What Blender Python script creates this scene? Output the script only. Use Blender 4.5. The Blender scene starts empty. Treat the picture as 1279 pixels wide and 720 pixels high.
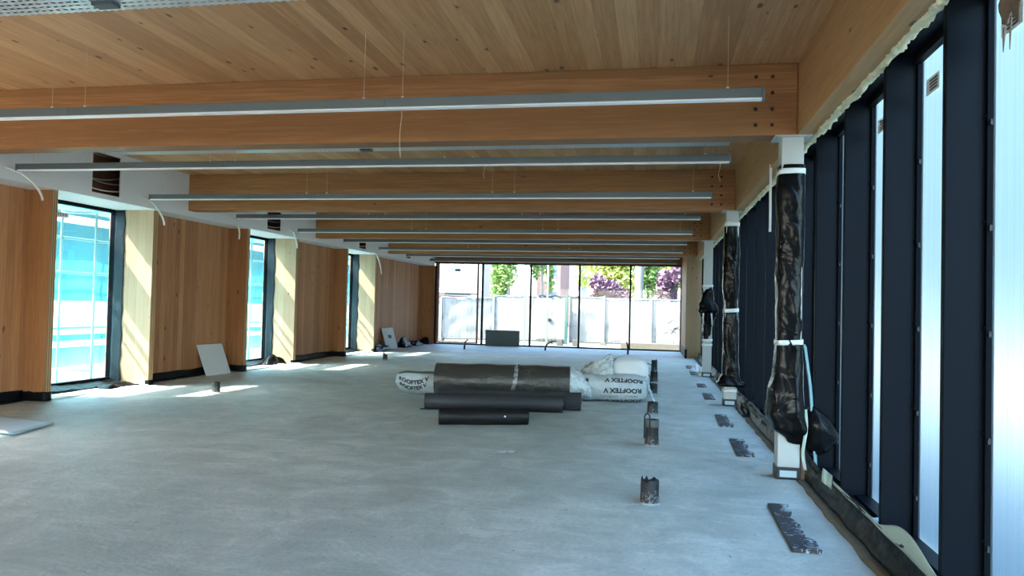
import bpy, math, random
from mathutils import Vector, Matrix, noise
random.seed(7)
SC = bpy.context.scene
COL = SC.collection
PI = math.pi

# ------------------------------------------------------------------ mesh helper
class MB:
    def __init__(s): s.v=[]; s.f=[]; s.sm=[]; s.mi=[]
    def add(s, vs, fs, smooth=False, mi=0):
        o=len(s.v); s.v+= [tuple(p) for p in vs]
        for f in fs:
            s.f.append([o+i for i in f]); s.sm.append(smooth); s.mi.append(mi)
        return s
    def box(s,x0,x1,y0,y1,z0,z1,mi=0):
        return s.add([(x0,y0,z0),(x1,y0,z0),(x1,y1,z0),(x0,y1,z0),(x0,y0,z1),(x1,y0,z1),(x1,y1,z1),(x0,y1,z1)],
              [(0,3,2,1),(4,5,6,7),(0,1,5,4),(1,2,6,5),(2,3,7,6),(3,0,4,7)],mi=mi)
    def prism(s,pts,z0,z1,mi=0):          # pts: xy outline, counter-clockwise
        n=len(pts)
        vs=[(x,y,z0) for x,y in pts]+[(x,y,z1) for x,y in pts]
        fs=[tuple(range(n-1,-1,-1)),tuple(range(n,2*n))]+[(i,(i+1)%n,n+(i+1)%n,n+i) for i in range(n)]
        return s.add(vs,fs,mi=mi)
    def tube(s,pts,r,n=8,cap=True,mi=0):
        pts=[Vector(p) for p in pts]; rs=r if isinstance(r,(list,tuple)) else [r]*len(pts)
        vs=[]; up=None
        for i,p in enumerate(pts):
            t=(pts[min(i+1,len(pts)-1)]-pts[max(i-1,0)]).normalized()
            if up is None:
                a=Vector((0,0,1)) if abs(t.z)<.9 else Vector((1,0,0)); up=(a-t*a.dot(t)).normalized()
            else: up=(up-t*up.dot(t)).normalized()
            b=t.cross(up)
            vs+=[p+(up*math.cos(2*PI*k/n)+b*math.sin(2*PI*k/n))*rs[i] for k in range(n)]
        fs=[(i*n+k,i*n+(k+1)%n,(i+1)*n+(k+1)%n,(i+1)*n+k) for i in range(len(pts)-1) for k in range(n)]
        s.add(vs,fs,True,mi)
        if cap:
            m=len(pts)-1
            s.add(vs[:n],[tuple(range(n-1,-1,-1))],False,mi); s.add(vs[m*n:],[tuple(range(n))],False,mi)
        return s
    def grid(s,fn,nu,nv,cu=False,cv=False,smooth=True,mi=0):
        vs=[fn(i/(nu if cu else nu-1), j/(nv if cv else nv-1)) for i in range(nu) for j in range(nv)]
        fs=[]
        for i in range(nu if cu else nu-1):
            for j in range(nv if cv else nv-1):
                a=i*nv+j; b=((i+1)%nu)*nv+j; c=((i+1)%nu)*nv+(j+1)%nv; d=i*nv+(j+1)%nv
                fs.append((a,b,c,d))
        return s.add(vs,fs,smooth,mi)
    def build(s,name,mats,parent=None,bevel=0,origin=None,solid=0):
        if not isinstance(mats,(list,tuple)): mats=[mats]
        o=Vector(origin) if origin is not None else (parent_world(parent) if parent else Vector((0,0,0)))
        me=bpy.data.meshes.new(name)
        me.from_pydata([tuple(Vector(p)-o) for p in s.v],[],s.f)
        me.polygons.foreach_set('use_smooth',s.sm); me.polygons.foreach_set('material_index',s.mi)
        for m in mats: me.materials.append(m)
        me.update()
        ob=bpy.data.objects.new(name,me); COL.objects.link(ob)
        if parent: ob.parent=parent
        else: ob.location=o
        if solid:
            md=ob.modifiers.new('thick','SOLIDIFY'); md.thickness=solid; md.offset=0
        if bevel:
            md=ob.modifiers.new('bevel','BEVEL'); md.width=bevel; md.segments=2; md.limit_method='ANGLE'
        return ob
def parent_world(p):
    v=Vector((0,0,0))
    while p: v+=p.location; p=p.parent
    return v
def tag(o,label,cat,group=None,kind=None):
    o['label']=label; o['category']=cat
    if group: o['group']=group
    if kind: o['kind']=kind
    return o
def thing(name,loc,label,cat,group=None,kind=None):
    o=bpy.data.objects.new(name,None); o.empty_display_size=.1; COL.objects.link(o); o.location=loc
    return tag(o,label,cat,group,kind)
def struct(name,loc,label,cat): return thing(name,loc,label,cat,None,'structure')
def dup(root,loc,label=None,rz=None):
    r=root.copy(); COL.objects.link(r); r.location=loc
    if label: r['label']=label
    if rz is not None: r.rotation_euler=(0,0,rz)
    for ch in list(root.children):
        c=ch.copy(); COL.objects.link(c); c.parent=r
        for g in ch.children:
            d=g.copy(); COL.objects.link(d); d.parent=c
    return r
def nz(x,y,z,f=1.0,o=0.0): return noise.noise(Vector((x*f+o,y*f-o*1.7,z*f+o*.6)))
def fbm(x,y,z,f=1.0,o=0.0): return nz(x,y,z,f,o)+.5*nz(x,y,z,2*f,o+3)+.25*nz(x,y,z,4*f,o+9)

# ------------------------------------------------------------------ materials
def newmat(name):
    m=bpy.data.materials.new(name); m.use_nodes=True; nt=m.node_tree; nt.nodes.clear()
    out=nt.nodes.new('ShaderNodeOutputMaterial')
    return m,nt,out
class N:
    def __init__(s,nt): s.nt=nt
    def n(s,t,**kw):
        nd=s.nt.nodes.new(t)
        for k,v in kw.items(): setattr(nd,k,v)
        return nd
    def l(s,a,b): s.nt.links.new(a,b)
    def val(s,sock,v):
        if isinstance(v,(int,float,tuple,list)): sock.default_value=v
        else: s.l(v,sock)
    def math(s,op,a,b=0.0,c=None,clamp=False):
        nd=s.n('ShaderNodeMath',operation=op); nd.use_clamp=clamp
        s.val(nd.inputs[0],a); s.val(nd.inputs[1],b)
        if c is not None: s.val(nd.inputs[2],c)
        return nd.outputs[0]
    def vm(s,op,a,b):
        nd=s.n('ShaderNodeVectorMath',operation=op); s.val(nd.inputs[0],a); s.val(nd.inputs[1],b); return nd.outputs[0]
    def comb(s,x,y,z):
        nd=s.n('ShaderNodeCombineXYZ'); s.val(nd.inputs[0],x); s.val(nd.inputs[1],y); s.val(nd.inputs[2],z); return nd.outputs[0]
    def sep(s,v):
        nd=s.n('ShaderNodeSeparateXYZ'); s.l(v,nd.inputs[0]); return nd.outputs
    def noise(s,v,scale,detail=3,rough=.55,dist=0):
        nd=s.n('ShaderNodeTexNoise'); s.l(v,nd.inputs['Vector']); nd.inputs['Scale'].default_value=scale
        nd.inputs['Detail'].default_value=detail; nd.inputs['Roughness'].default_value=rough; nd.inputs['Distortion'].default_value=dist
        return nd.outputs['Fac']
    def ramp(s,f,pts):
        nd=s.n('ShaderNodeValToRGB'); s.val(nd.inputs[0],f); e=nd.color_ramp.elements
        while len(e)<len(pts): e.new(.5)
        for k,(p,c) in enumerate(pts):
            e[k].position=p; e[k].color=(c if isinstance(c,(tuple,list)) else (c,c,c))+((1,) if not isinstance(c,(tuple,list)) or len(c)==3 else ()) if isinstance(c,(tuple,list)) else (c,c,c,1)
        return nd.outputs[0]
    def mix(s,f,a,b,mode='MIX'):
        nd=s.n('ShaderNodeMix',data_type='RGBA',blend_type=mode)
        s.val(nd.inputs[0],f)
        for k,v in ((6,a),(7,b)):
            if isinstance(v,(tuple,list)) and len(v)==3: v=tuple(v)+(1,)
            s.val(nd.inputs[k],v)
        return nd.outputs[2]
    def sstep(s,x,a,b):
        nd=s.n('ShaderNodeMapRange',interpolation_type='SMOOTHSTEP'); s.val(nd.inputs[0],x)
        s.val(nd.inputs[1],a); s.val(nd.inputs[2],b); return nd.outputs[0]
    def bump(s,h,strength=.3,dist=.01):
        nd=s.n('ShaderNodeBump'); s.l(h,nd.inputs['Height']); nd.inputs['Strength'].default_value=strength; nd.inputs['Distance'].default_value=dist
        return nd.outputs[0]
    def pri(s,col,rough=.6,metal=0,spec=.5,normal=None,**kw):
        nd=s.n('ShaderNodeBsdfPrincipled')
        if isinstance(col,(tuple,list)) and len(col)==3: col=tuple(col)+(1,)
        s.val(nd.inputs['Base Color'],col); s.val(nd.inputs['Roughness'],rough); s.val(nd.inputs['Metallic'],metal)
        nd.inputs['Specular IOR Level'].default_value=spec
        if normal is not None: s.l(normal,nd.inputs['Normal'])
        for k,v in kw.items(): s.val(nd.inputs[k.replace('_',' ')],v)
        return nd.outputs[0]
    def objco(s,rnd=True):
        tc=s.n('ShaderNodeTexCoord'); 
        if not rnd: return tc.outputs['Object']
        oi=s.n('ShaderNodeObjectInfo')
        return s.vm('ADD',tc.outputs['Object'],s.comb(0,0,s.math('MULTIPLY',oi.outputs['Random'],0)) ) if False else tc.outputs['Object']

def simple(name,col,rough=.6,metal=0,spec=.5,var=.12,scale=6,bump=0,bscale=40,bdist=.004):
    m,nt,out=newmat(name); g=N(nt); v=g.objco()
    f=g.noise(v,scale,4)
    c=g.mix(f,tuple(x*(1-var) for x in col),tuple(min(1,x*(1+var)) for x in col))
    nm=None
    if bump: nm=g.bump(g.noise(v,bscale,4),bump,bdist)
    nt.links.new(g.pri(c,rough,metal,spec,nm),out.inputs[0]); return m

def wood(name,across,along,width,c_lo,c_hi,knots=1.0,joint=.004,tone=.5,rough=.55,grain=1.0,knot_col=(.06,.022,.008)):
    """boards: `across` axis split in boards of `width`, grain runs `along`"""
    m,nt,out=newmat(name); g=N(nt)
    tc=g.n('ShaderNodeTexCoord'); oi=g.n('ShaderNodeObjectInfo')
    p=g.sep(tc.outputs['Object']); third=3-across-along
    u,v,w=p[across],p[along],p[third]
    rnd=g.math('MULTIPLY',oi.outputs['Random'],37.0)
    uu=g.math('DIVIDE',u,width); idx=g.math('FLOOR',uu); fr=g.math('FRACT',uu)
    wn=g.n('ShaderNodeTexWhiteNoise',noise_dimensions='2D'); g.l(g.comb(idx,rnd,0),wn.inputs['Vector'])
    r=wn.outputs['Value']
    off=g.math('MULTIPLY',r,23.0)
    # long streaky grain
    gv=g.comb(g.math('MULTIPLY',u,38.0),g.math('ADD',g.math('MULTIPLY',v,1.6),g.math('ADD',off,rnd)),g.math('MULTIPLY',w,38.0))
    gr=g.noise(gv,1.0,4,.6,.6)
    blot=g.noise(g.comb(g.math('MULTIPLY',u,3.0),g.math('ADD',g.math('MULTIPLY',v,.5),off),g.math('MULTIPLY',w,3.0)),1.0,2)
    t=g.math('ADD',g.math('MULTIPLY',r,tone),g.math('ADD',g.math('MULTIPLY',gr,.75*grain),g.math('MULTIPLY',blot,.4)))
    t=g.math('SUBTRACT',t,.28*tone+.26)
    col=g.mix(g.math('MULTIPLY',t,1.15,clamp=True),c_hi,c_lo)
    # knots
    kv=g.comb(g.math('MULTIPLY',u,6.5),g.math('ADD',g.math('MULTIPLY',v,3.0),off),g.math('MULTIPLY',w,6.5))
    vo=g.n('ShaderNodeTexVoronoi',voronoi_dimensions='3D',feature='F1'); g.l(kv,vo.inputs['Vector']); vo.inputs['Scale'].default_value=1.0
    cr=g.sep(vo.outputs['Color'])[0]
    size=g.math('MULTIPLY',g.sstep(cr,1-.62*knots,1.0),.19)
    kd=g.math('ADD',vo.outputs['Distance'],g.math('MULTIPLY',g.math('SUBTRACT',g.noise(kv,9.0,2),.5),.05))
    kn=g.math('SUBTRACT',1.0,g.sstep(kd,g.math('MULTIPLY',size,.5),g.math('ADD',size,.002)))
    kn=g.math('MULTIPLY',kn,g.math('GREATER_THAN',size,.02))
    col=g.mix(g.math('MULTIPLY',kn,.8),col,knot_col)
    edge=g.math('MINIMUM',fr,g.math('SUBTRACT',1.0,fr))
    jn=g.math('LESS_THAN',edge,joint/width/2)
    col=g.mix(g.math('MULTIPLY',jn,.45),col,tuple(x*.35 for x in c_lo))
    nm=g.bump(g.math('ADD',gr,g.math('MULTIPLY',jn,-1.5)),.12,.004)
    nt.links.new(g.pri(col,rough,0,.35,nm),out.inputs[0]); return m

LO=(.255,.122,.046); HI=(.46,.255,.115)
M={}
M['wall_wood']=wood('clt_wall_wood',1,2,.14,(.34,.135,.052),(.62,.305,.14),knots=1.45,tone=.5,grain=1.4)
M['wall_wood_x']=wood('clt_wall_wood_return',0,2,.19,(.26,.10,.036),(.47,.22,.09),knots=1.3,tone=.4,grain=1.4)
M['ceil_wood']=wood('clt_ceiling_wood',0,1,.17,(.39,.195,.082),(.68,.405,.20),knots=1.5,tone=.5,grain=1.5)
M['beam_wood']=wood('glulam_wood',2,0,.20,(.31,.14,.05),(.56,.275,.108),knots=.7,joint=.002,tone=.3,grain=1.9)
M['edge_wood']=wood('glulam_wood_edge',2,1,.20,(.37,.20,.08),(.57,.33,.145),knots=.6,joint=.002,tone=.3,grain=1.7)
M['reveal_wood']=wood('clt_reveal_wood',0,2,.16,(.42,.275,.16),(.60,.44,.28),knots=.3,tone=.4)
M['end_wood']=wood('end_panel_wood',0,2,.19,(.27,.17,.09),(.42,.29,.17),knots=1.1,tone=.4)
# layered CLT end grain: stripes in y
def clt_edge():
    m,nt,out=newmat('clt_edge_layers'); g=N(nt); tc=g.n('ShaderNodeTexCoord'); p=g.sep(tc.outputs['Object'])
    fr=g.math('FRACT',g.math('MULTIPLY',p[1],25.0))
    gr=g.noise(g.comb(g.math('MULTIPLY',p[0],30),g.math('MULTIPLY',p[1],60),g.math('MULTIPLY',p[2],3)),1,3)
    c=g.mix(g.math('GREATER_THAN',fr,.5),(.62,.42,.22),(.30,.145,.055)); c=g.mix(g.math('MULTIPLY',gr,.5),c,(.2,.09,.03))
    nt.links.new(g.pri(c,.6),out.inputs[0]); return m
M['clt_edge']=clt_edge()
def concrete():
    m,nt,out=newmat('concrete_floor'); g=N(nt); tc=g.n('ShaderNodeTexCoord'); v=tc.outputs['Object']; p=g.sep(v)
    big=g.noise(v,.35,4,.6,.4); mid=g.noise(v,2.2,6,.65,.8); fine=g.noise(v,26,5,.7)
    # trowel streaks across the room
    tr=g.noise(g.comb(g.math('MULTIPLY',p[0],1.3),g.math('MULTIPLY',p[1],6.5),0),1.0,5,.62,1.2)
    t=g.math('ADD',g.math('MULTIPLY',big,.35),g.math('ADD',g.math('MULTIPLY',mid,.4),g.math('ADD',g.math('MULTIPLY',fine,.26),g.math('MULTIPLY',tr,.15))))
    c=g.ramp(t,[(.44,(.36,.415,.39)),(.58,(.51,.57,.535)),(.70,(.72,.77,.73))])
    scr=g.noise(g.comb(g.math('MULTIPLY',p[0],9),g.math('MULTIPLY',p[1],14),0),1.0,6,.8,2.5)
    c=g.mix(g.math('MULTIPLY',g.sstep(scr,.62,.72),.45),c,(.62,.64,.65))
    c=g.mix(g.math('MULTIPLY',g.math('SUBTRACT',1.0,g.sstep(scr,.27,.36)),.45),c,(.22,.24,.26))
    sp=g.noise(v,17,2,.5); c=g.mix(g.math('MULTIPLY',g.sstep(sp,.715,.75),.6),c,(.10,.10,.10))
    # dust and glue stains along the glazing side
    st=g.math('MULTIPLY',g.sstep(g.math('ADD',p[0],g.math('MULTIPLY',mid,.25)),1.36,1.52),.75)
    c=g.mix(st,c,(.27,.215,.13))
    h=g.math('ADD',g.math('MULTIPLY',fine,.5),g.math('ADD',g.math('MULTIPLY',tr,.5),g.math('MULTIPLY',mid,1.3)))
    ro=g.math('ADD',.42,g.math('MULTIPLY',mid,.3))
    nt.links.new(g.pri(c,ro,0,.45,g.bump(h,.5,.02)),out.inputs[0]); return m
M['concrete']=concrete()
M['white_paint']=simple('white_plasterboard',(.74,.745,.75),.75,var=.04,scale=2)
M['white_steel']=simple('white_painted_steel',(.46,.485,.47),.4,var=.04)
M['dark_frame']=simple('anthracite_powder_coat',(.0035,.0052,.0085),.5,spec=.06,var=.25,scale=3)
M['lining']=simple('blue_grey_lining_film',(.016,.030,.040),.4,spec=.3,var=.3,bump=.4,bscale=8,bdist=.02)
M['dark_frame2']=simple('anthracite_gasket',(.0035,.0045,.0065),.6,spec=.04,var=.2)
M['black']=simple('black_rubber',(.012,.012,.014),.6,var=.3)
M['bitumen']=simple('bitumen_black',(.018,.019,.022),.45,var=.4,scale=30,bump=.5,bscale=60)
M['grey_metal']=simple('grey_aluminium_profile',(.135,.165,.17),.45,metal=.2,var=.05)
M['diffuser']=simple('white_opal_diffuser',(.88,.9,.9),.4,var=.01)
M['wire']=simple('pale_wire',(.6,.5,.36),.5)
M['white_cable']=simple('white_cable_sheath',(.78,.77,.73),.45,var=.05)
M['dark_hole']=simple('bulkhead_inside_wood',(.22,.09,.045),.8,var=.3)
M['dowel']=simple('dark_dowel_hole',(.035,.014,.007),.8)
M['sheath']=simple('grey_cable_sheath',(.45,.47,.48),.5)
M['foam']=simple('expanding_foam',(.70,.65,.42),.85,var=.3,scale=9,bump=.7,bscale=30,bdist=.02)
M['tape_white']=simple('white_tape',(.75,.77,.75),.45,var=.05)
M['tape_green']=simple('pale_green_tape',(.42,.50,.42),.5,var=.1,scale=3)
M['membrane']=simple('black_membrane_sheet',(.006,.0065,.0075),.42,spec=.12,var=.3,scale=5,bump=.4,bscale=9,bdist=.02)
M['board_white']=simple('white_plasterboard_offcut',(.66,.67,.67),.7,var=.05)
M['board_blue']=simple('pale_blue_insulation_sheet',(.50,.64,.70),.6,var=.06,bump=.3,bscale=8)
M['board_grey']=simple('grey_cement_board',(.105,.14,.145),.7,var=.1)
M['roll_grey']=simple('dark_grey_membrane_roll',(.034,.037,.043),.6,var=.15,scale=8,bump=.3,bscale=50)
M['roll_rough']=simple('dark_slate_mineral_roll',(.034,.037,.045),.85,var=.6,scale=60,bump=.8,bscale=90)
M['roll_black']=simple('black_bitumen_roll',(.010,.009,.0095),.5,spec=.25,var=.3,scale=10,bump=.3,bscale=30)
M['core']=simple('cardboard_core',(.28,.27,.2),.8)
M['ink']=simple('black_print_ink',(.012,.013,.018),.5)
M['white_roll']=simple('white_fleece_roll',(.80,.83,.84),.7,var=.05,scale=3)
M['cardboard']=simple('torn_brown_cardboard',(.17,.12,.085),.85,var=.3,scale=12)
def paper():
    m,nt,out=newmat('paper_sticker'); g=N(nt); tc=g.n('ShaderNodeTexCoord')
    c=g.mix(g.noise(tc.outputs['Object'],60,3),(.55,.54,.50),(.78,.78,.75))
    t=g.n('ShaderNodeBsdfTranslucent'); g.l(c,t.inputs[0]); d=g.n('ShaderNodeBsdfDiffuse'); g.l(c,d.inputs[0])
    mx=g.n('ShaderNodeMixShader'); mx.inputs[0].default_value=.75; g.l(t.outputs[0],mx.inputs[1]); g.l(d.outputs[0],mx.inputs[2])
    nt.links.new(mx.outputs[0],out.inputs[0]); return m
M['paper']=paper()
M['sash']=simple('reddish_brown_window_sash',(.30,.15,.12),.5)
M['galv']=None
def tray_mat():
    m,nt,out=newmat('perforated_galvanised_steel'); g=N(nt); tc=g.n('ShaderNodeTexCoord'); p=g.sep(tc.outputs['Object'])
    fy=g.math('FRACT',g.math('MULTIPLY',p[1],15.0)); row=g.math('FLOOR',g.math('MULTIPLY',p[1],15.0))
    fx=g.math('FRACT',g.math('ADD',g.math('MULTIPLY',p[0],15.0),g.math('MULTIPLY',row,.5)))
    hx=g.math('LESS_THAN',g.math('ABSOLUTE',g.math('SUBTRACT',fx,.5)),.32); hy=g.math('LESS_THAN',g.math('ABSOLUTE',g.math('SUBTRACT',fy,.5)),.2)
    h=g.math('MULTIPLY',hx,hy)
    sp=g.noise(tc.outputs['Object'],5,3)
    b=g.pri(g.mix(sp,(.55,.64,.66),(.78,.85,.87)),.35,.3)
    tr=g.n('ShaderNodeBsdfTransparent'); mx=g.n('ShaderNodeMixShader'); g.l(h,mx.inputs[0]); g.l(b,mx.inputs[1]); g.l(tr.outputs[0],mx.inputs[2])
    nt.links.new(mx.outputs[0],out.inputs[0]); return m
M['galv']=tray_mat()
def glass(name='view_dimming_glass',tint=(.63,.67,.67,1)):  # default tint added to dim the overexposed view through the far glazing
    m,nt,out=newmat(name); g=N(nt)
    tr=g.n('ShaderNodeBsdfTransparent'); tr.inputs[0].default_value=tint
    gl=g.n('ShaderNodeBsdfGlossy'); gl.inputs['Roughness'].default_value=.02
    fr=g.n('ShaderNodeFresnel'); fr.inputs[0].default_value=1.35; ge=g.n('ShaderNodeNewGeometry')
    ff=g.math('MULTIPLY',fr.outputs[0],g.math('SUBTRACT',1.0,ge.outputs['Backfacing']))
    mx=g.n('ShaderNodeMixShader'); g.l(ff,mx.inputs[0]); g.l(tr.outputs[0],mx.inputs[1]); g.l(gl.outputs[0],mx.inputs[2])
    nt.links.new(mx.outputs[0],out.inputs[0]); return m
M['glass']=glass(); M['left_glass']=glass('window_glass',(.86,.88,.88,1)); M['clear_glass']=glass('clear_window_glass',(.95,.97,.97,1))
def film():
    m,nt,out=newmat('translucent_filmed_glass'); g=N(nt); tc=g.n('ShaderNodeTexCoord'); p=g.sep(tc.outputs['Object'])
    st=g.noise(g.comb(g.math('MULTIPLY',p[1],34),0,g.math('MULTIPLY',p[2],.35)),1,4,.6,.3)
    c=g.mix(g.sstep(st,.3,.7),(.63,.81,.82),(.73,.88,.86))
    t=g.n('ShaderNodeBsdfTranslucent'); g.l(c,t.inputs[0])
    r=g.n('ShaderNodeBsdfRefraction'); g.l(c,r.inputs[0]); r.inputs['Roughness'].default_value=.75; r.inputs['IOR'].default_value=1.14
    mx=g.n('ShaderNodeMixShader'); mx.inputs[0].default_value=.92; g.l(t.outputs[0],mx.inputs[1]); g.l(r.outputs[0],mx.inputs[2])
    gl=g.n('ShaderNodeBsdfGlossy'); gl.inputs['Roughness'].default_value=.12
    fr=g.n('ShaderNodeFresnel'); fr.inputs[0].default_value=1.3
    ge=g.n('ShaderNodeNewGeometry'); ff=g.math('MULTIPLY',fr.outputs[0],g.math('SUBTRACT',1.0,ge.outputs['Backfacing']))
    m2=g.n('ShaderNodeMixShader'); g.l(ff,m2.inputs[0]); g.l(mx.outputs[0],m2.inputs[1]); g.l(gl.outputs[0],m2.inputs[2])
    nt.links.new(m2.outputs[0],out.inputs[0]); return m
M['film']=film()
def wrap():
    m,nt,out=newmat('crumpled_black_plastic'); g=N(nt); tc=g.n('ShaderNodeTexCoord'); v=tc.outputs['Object']
    n1=g.noise(v,4.5,2,.45,1.0)
    r1=g.math('ABSOLUTE',g.math('SUBTRACT',n1,.5))
    nt.links.new(g.pri((.0045,.0047,.0055),.22,0,.13,g.bump(r1,.35,.05)),out.inputs[0]); return m
M['wrap']=wrap()
def clearfilm(name,col,alpha,rough=.25):
    m,nt,out=newmat(name); g=N(nt); tc=g.n('ShaderNodeTexCoord'); v=tc.outputs['Object']
    n1=g.noise(v,5,3,.55,1.5); h=g.math('ABSOLUTE',g.math('SUBTRACT',n1,.5))
    nm=g.bump(h,.8,.05)
    b=g.pri(col,rough,0,.6,nm)
    t=g.n('ShaderNodeBsdfTransparent'); mx=g.n('ShaderNodeMixShader')
    fac=g.math('ADD',alpha,g.math('MULTIPLY',g.sstep(h,.0,.12),.25),clamp=True)
    g.l(fac,mx.inputs[0]); g.l(t.outputs[0],mx.inputs[1]); g.l(b,mx.inputs[2])
    nt.links.new(mx.outputs[0],out.inputs[0]); return m
M['clear']=clearfilm('clear_wrapping_film',(.75,.82,.85),.18)
M['milky']=clearfilm('milky_wrapping_film',(.78,.84,.87),.62,.3)
def greyroll():
    m,nt,out=newmat('film_wrapped_grey_roll'); g=N(nt); tc=g.n('ShaderNodeTexCoord'); v=tc.outputs['Object']
    n1=g.noise(v,4,4,.6,1.6); h=g.math('ABSOLUTE',g.math('SUBTRACT',n1,.5))
    cre=g.math('SUBTRACT',1.0,g.sstep(h,.0,.03)); cre=g.math('MULTIPLY',cre,g.sstep(g.noise(v,1.7,2),.5,.6))
    c=g.mix(g.math('MULTIPLY',cre,.45),(.052,.051,.047),(.20,.20,.185))
    nt.links.new(g.pri(c,.3,0,.5,g.bump(h,.5,.05)),out.inputs[0]); return m
M['big_roll']=greyroll()
M['pack_film']=simple('white_printed_pack_film',(.47,.53,.56),.35,var=.25,scale=5,bump=.6,bscale=6,bdist=.05)
def net():
    m,nt,out=newmat('teal_scaffold_netting'); g=N(nt)
    tc=g.n('ShaderNodeTexCoord'); p=g.sep(tc.outputs['Object'])
    n1=g.noise(g.comb(g.math('MULTIPLY',p[1],.9),0,g.math('MULTIPLY',p[2],.8)),1,3,.5,1)
    c=g.mix(n1,(.010,.33,.35),(.06,.50,.50))
    t=g.n('ShaderNodeBsdfTranslucent'); g.l(c,t.inputs[0]); d=g.n('ShaderNodeBsdfDiffuse'); g.l(c,d.inputs[0])
    mx=g.n('ShaderNodeMixShader'); mx.inputs[0].default_value=.15; g.l(t.outputs[0],mx.inputs[1]); g.l(d.outputs[0],mx.inputs[2])
    tr=g.n('ShaderNodeBsdfTransparent'); tr.inputs[0].default_value=(.97,1,1,1)
    m2=g.n('ShaderNodeMixShader'); m2.inputs[0].default_value=.5; g.l(mx.outputs[0],m2.inputs[1]); g.l(tr.outputs[0],m2.inputs[2])
    nt.links.new(m2.outputs[0],out.inputs[0]); return m
M['net']=net()
def sky_band():  # backlit white stand-in for the bright sky behind the scaffold
    m,nt,out=newmat('bright_sky_sheet'); g=N(nt); tc=g.n('ShaderNodeTexCoord')
    c=g.mix(g.noise(tc.outputs['Object'],1.5,3),(.45,.47,.47),(.68,.7,.7))
    t=g.n('ShaderNodeBsdfTranslucent'); g.l(c,t.inputs[0]); d=g.n('ShaderNodeBsdfDiffuse'); g.l(c,d.inputs[0])
    mx=g.n('ShaderNodeMixShader'); mx.inputs[0].default_value=.35; g.l(t.outputs[0],mx.inputs[1]); g.l(d.outputs[0],mx.inputs[2])
    nt.links.new(mx.outputs[0],out.inputs[0]); return m
M['sky_band']=sky_band()
M['scaf']=simple('galvanised_scaffold_tube',(.45,.48,.5),.45,metal=.4)
M['ground']=simple('pale_sandy_ground',(.27,.25,.21),.9,var=.15,scale=.8)
def sheet():
    m,nt,out=newmat('white_mesh_fence_sheet'); g=N(nt); tc=g.n('ShaderNodeTexCoord'); p=g.sep(tc.outputs['Object'])
    fx=g.math('FRACT',g.math('MULTIPLY',p[0],5.2)); fz=g.math('FRACT',g.math('MULTIPLY',p[2],2.2))
    li=g.math('MAXIMUM',g.math('LESS_THAN',fx,.2),g.math('LESS_THAN',fz,.03))
    n1=g.noise(tc.outputs['Object'],1.3,4,.6,1.5)
    vis=g.math('MULTIPLY',li,g.sstep(n1,.42,.6))
    c=g.mix(g.math('MULTIPLY',vis,.62),(.35,.34,.31),(.05,.06,.05))
    c=g.mix(g.math('MULTIPLY',g.sstep(g.noise(tc.outputs['Object'],.9,3),.5,.75),.35),c,(.21,.23,.19))
    nt.links.new(g.pri(c,.7),out.inputs[0]); return m
M['sheet']=sheet()
M['green_post']=simple('dark_green_post',(.05,.13,.11),.5)
M['grey_post']=simple('grey_post',(.30,.31,.31),.6)
M['curb']=simple('concrete_curb',(.20,.175,.135),.9,var=.2,scale=6)
M['bark_white']=simple('pale_bark',(.36,.33,.27),.8,var=.1,scale=10)
M['leaf_green']=simple('green_leaves',(.22,.33,.08),.6,var=.5,scale=1.2)
M['leaf_yellow']=simple('yellow_green_leaves',(.48,.50,.13),.6,var=.4,scale=1.2)
M['leaf_purple']=simple('purple_plum_leaves',(.20,.10,.14),.6,var=.5,scale=1.5)
M['b_white']=simple('white_render',(.55,.53,.5),.85,var=.03)
M['b_pink']=simple('salmon_render',(.50,.25,.19),.85,var=.05)
M['b_backdrop']=simple('dark_blue_backdrop',(.012,.026,.034),.8,var=.1)  # near-black tone chosen to dim the filmed glazing
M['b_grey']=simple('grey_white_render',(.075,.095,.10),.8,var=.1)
M['b_win']=simple('dark_building_window',(.14,.16,.18),.4)
M['twig']=simple('dark_twigs',(.05,.05,.045),.8)

# ------------------------------------------------------------------ room dimensions (metres)
ZB=3.2217; ZC=3.906                      # beam underside, ceiling
XW=-9.13; XF=-8.753; XBK=-8.66           # left wall, reveal tips, bulkhead face
XG=-9.53                                 # left glass
YN,YR,MOD=9.75,12.08,5.5                 # first window near / far reveal, module
Y0,YE=-12.0,29.5
BEAMY=[7.45+MOD*k for k in range(-3,5)]
MY0,MP=4.34,1.075                        # right mullions

# ------------------------------------------------------------------ floor, ceiling
fl=MB().box(-10.1,1.95,Y0,YE+.15,-.25,0).build('floor',M['concrete']); tag(fl,'grey trowelled concrete floor slab of the long hall','floor',kind='structure')
ce=MB().box(-9.9,1.95,Y0,YE+.15,ZC,ZC+.2).build('ceiling',M['ceil_wood'],origin=(0,0,ZC)); tag(ce,'knotty timber plank ceiling above the beams','ceiling',kind='structure')

# ------------------------------------------------------------------ left wall
wl=struct('wall_left',(XW,0,0),'vertical timber panels of the left wall between the tall windows','wall')
for k in range(-4,3):
    a=YR+MOD*k+.12; b=YN+MOD*(k+1) if k<2 else YE-.2
    MB().box(XW-.14,XW,a,b,0,3.9).build('wall_panel',M['wall_wood'],wl,origin=None)
MB().box(XG-.14,XG-.04,Y0,YE,3.16,3.9).build('lintel_panel',M['wall_wood'],wl)
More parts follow.
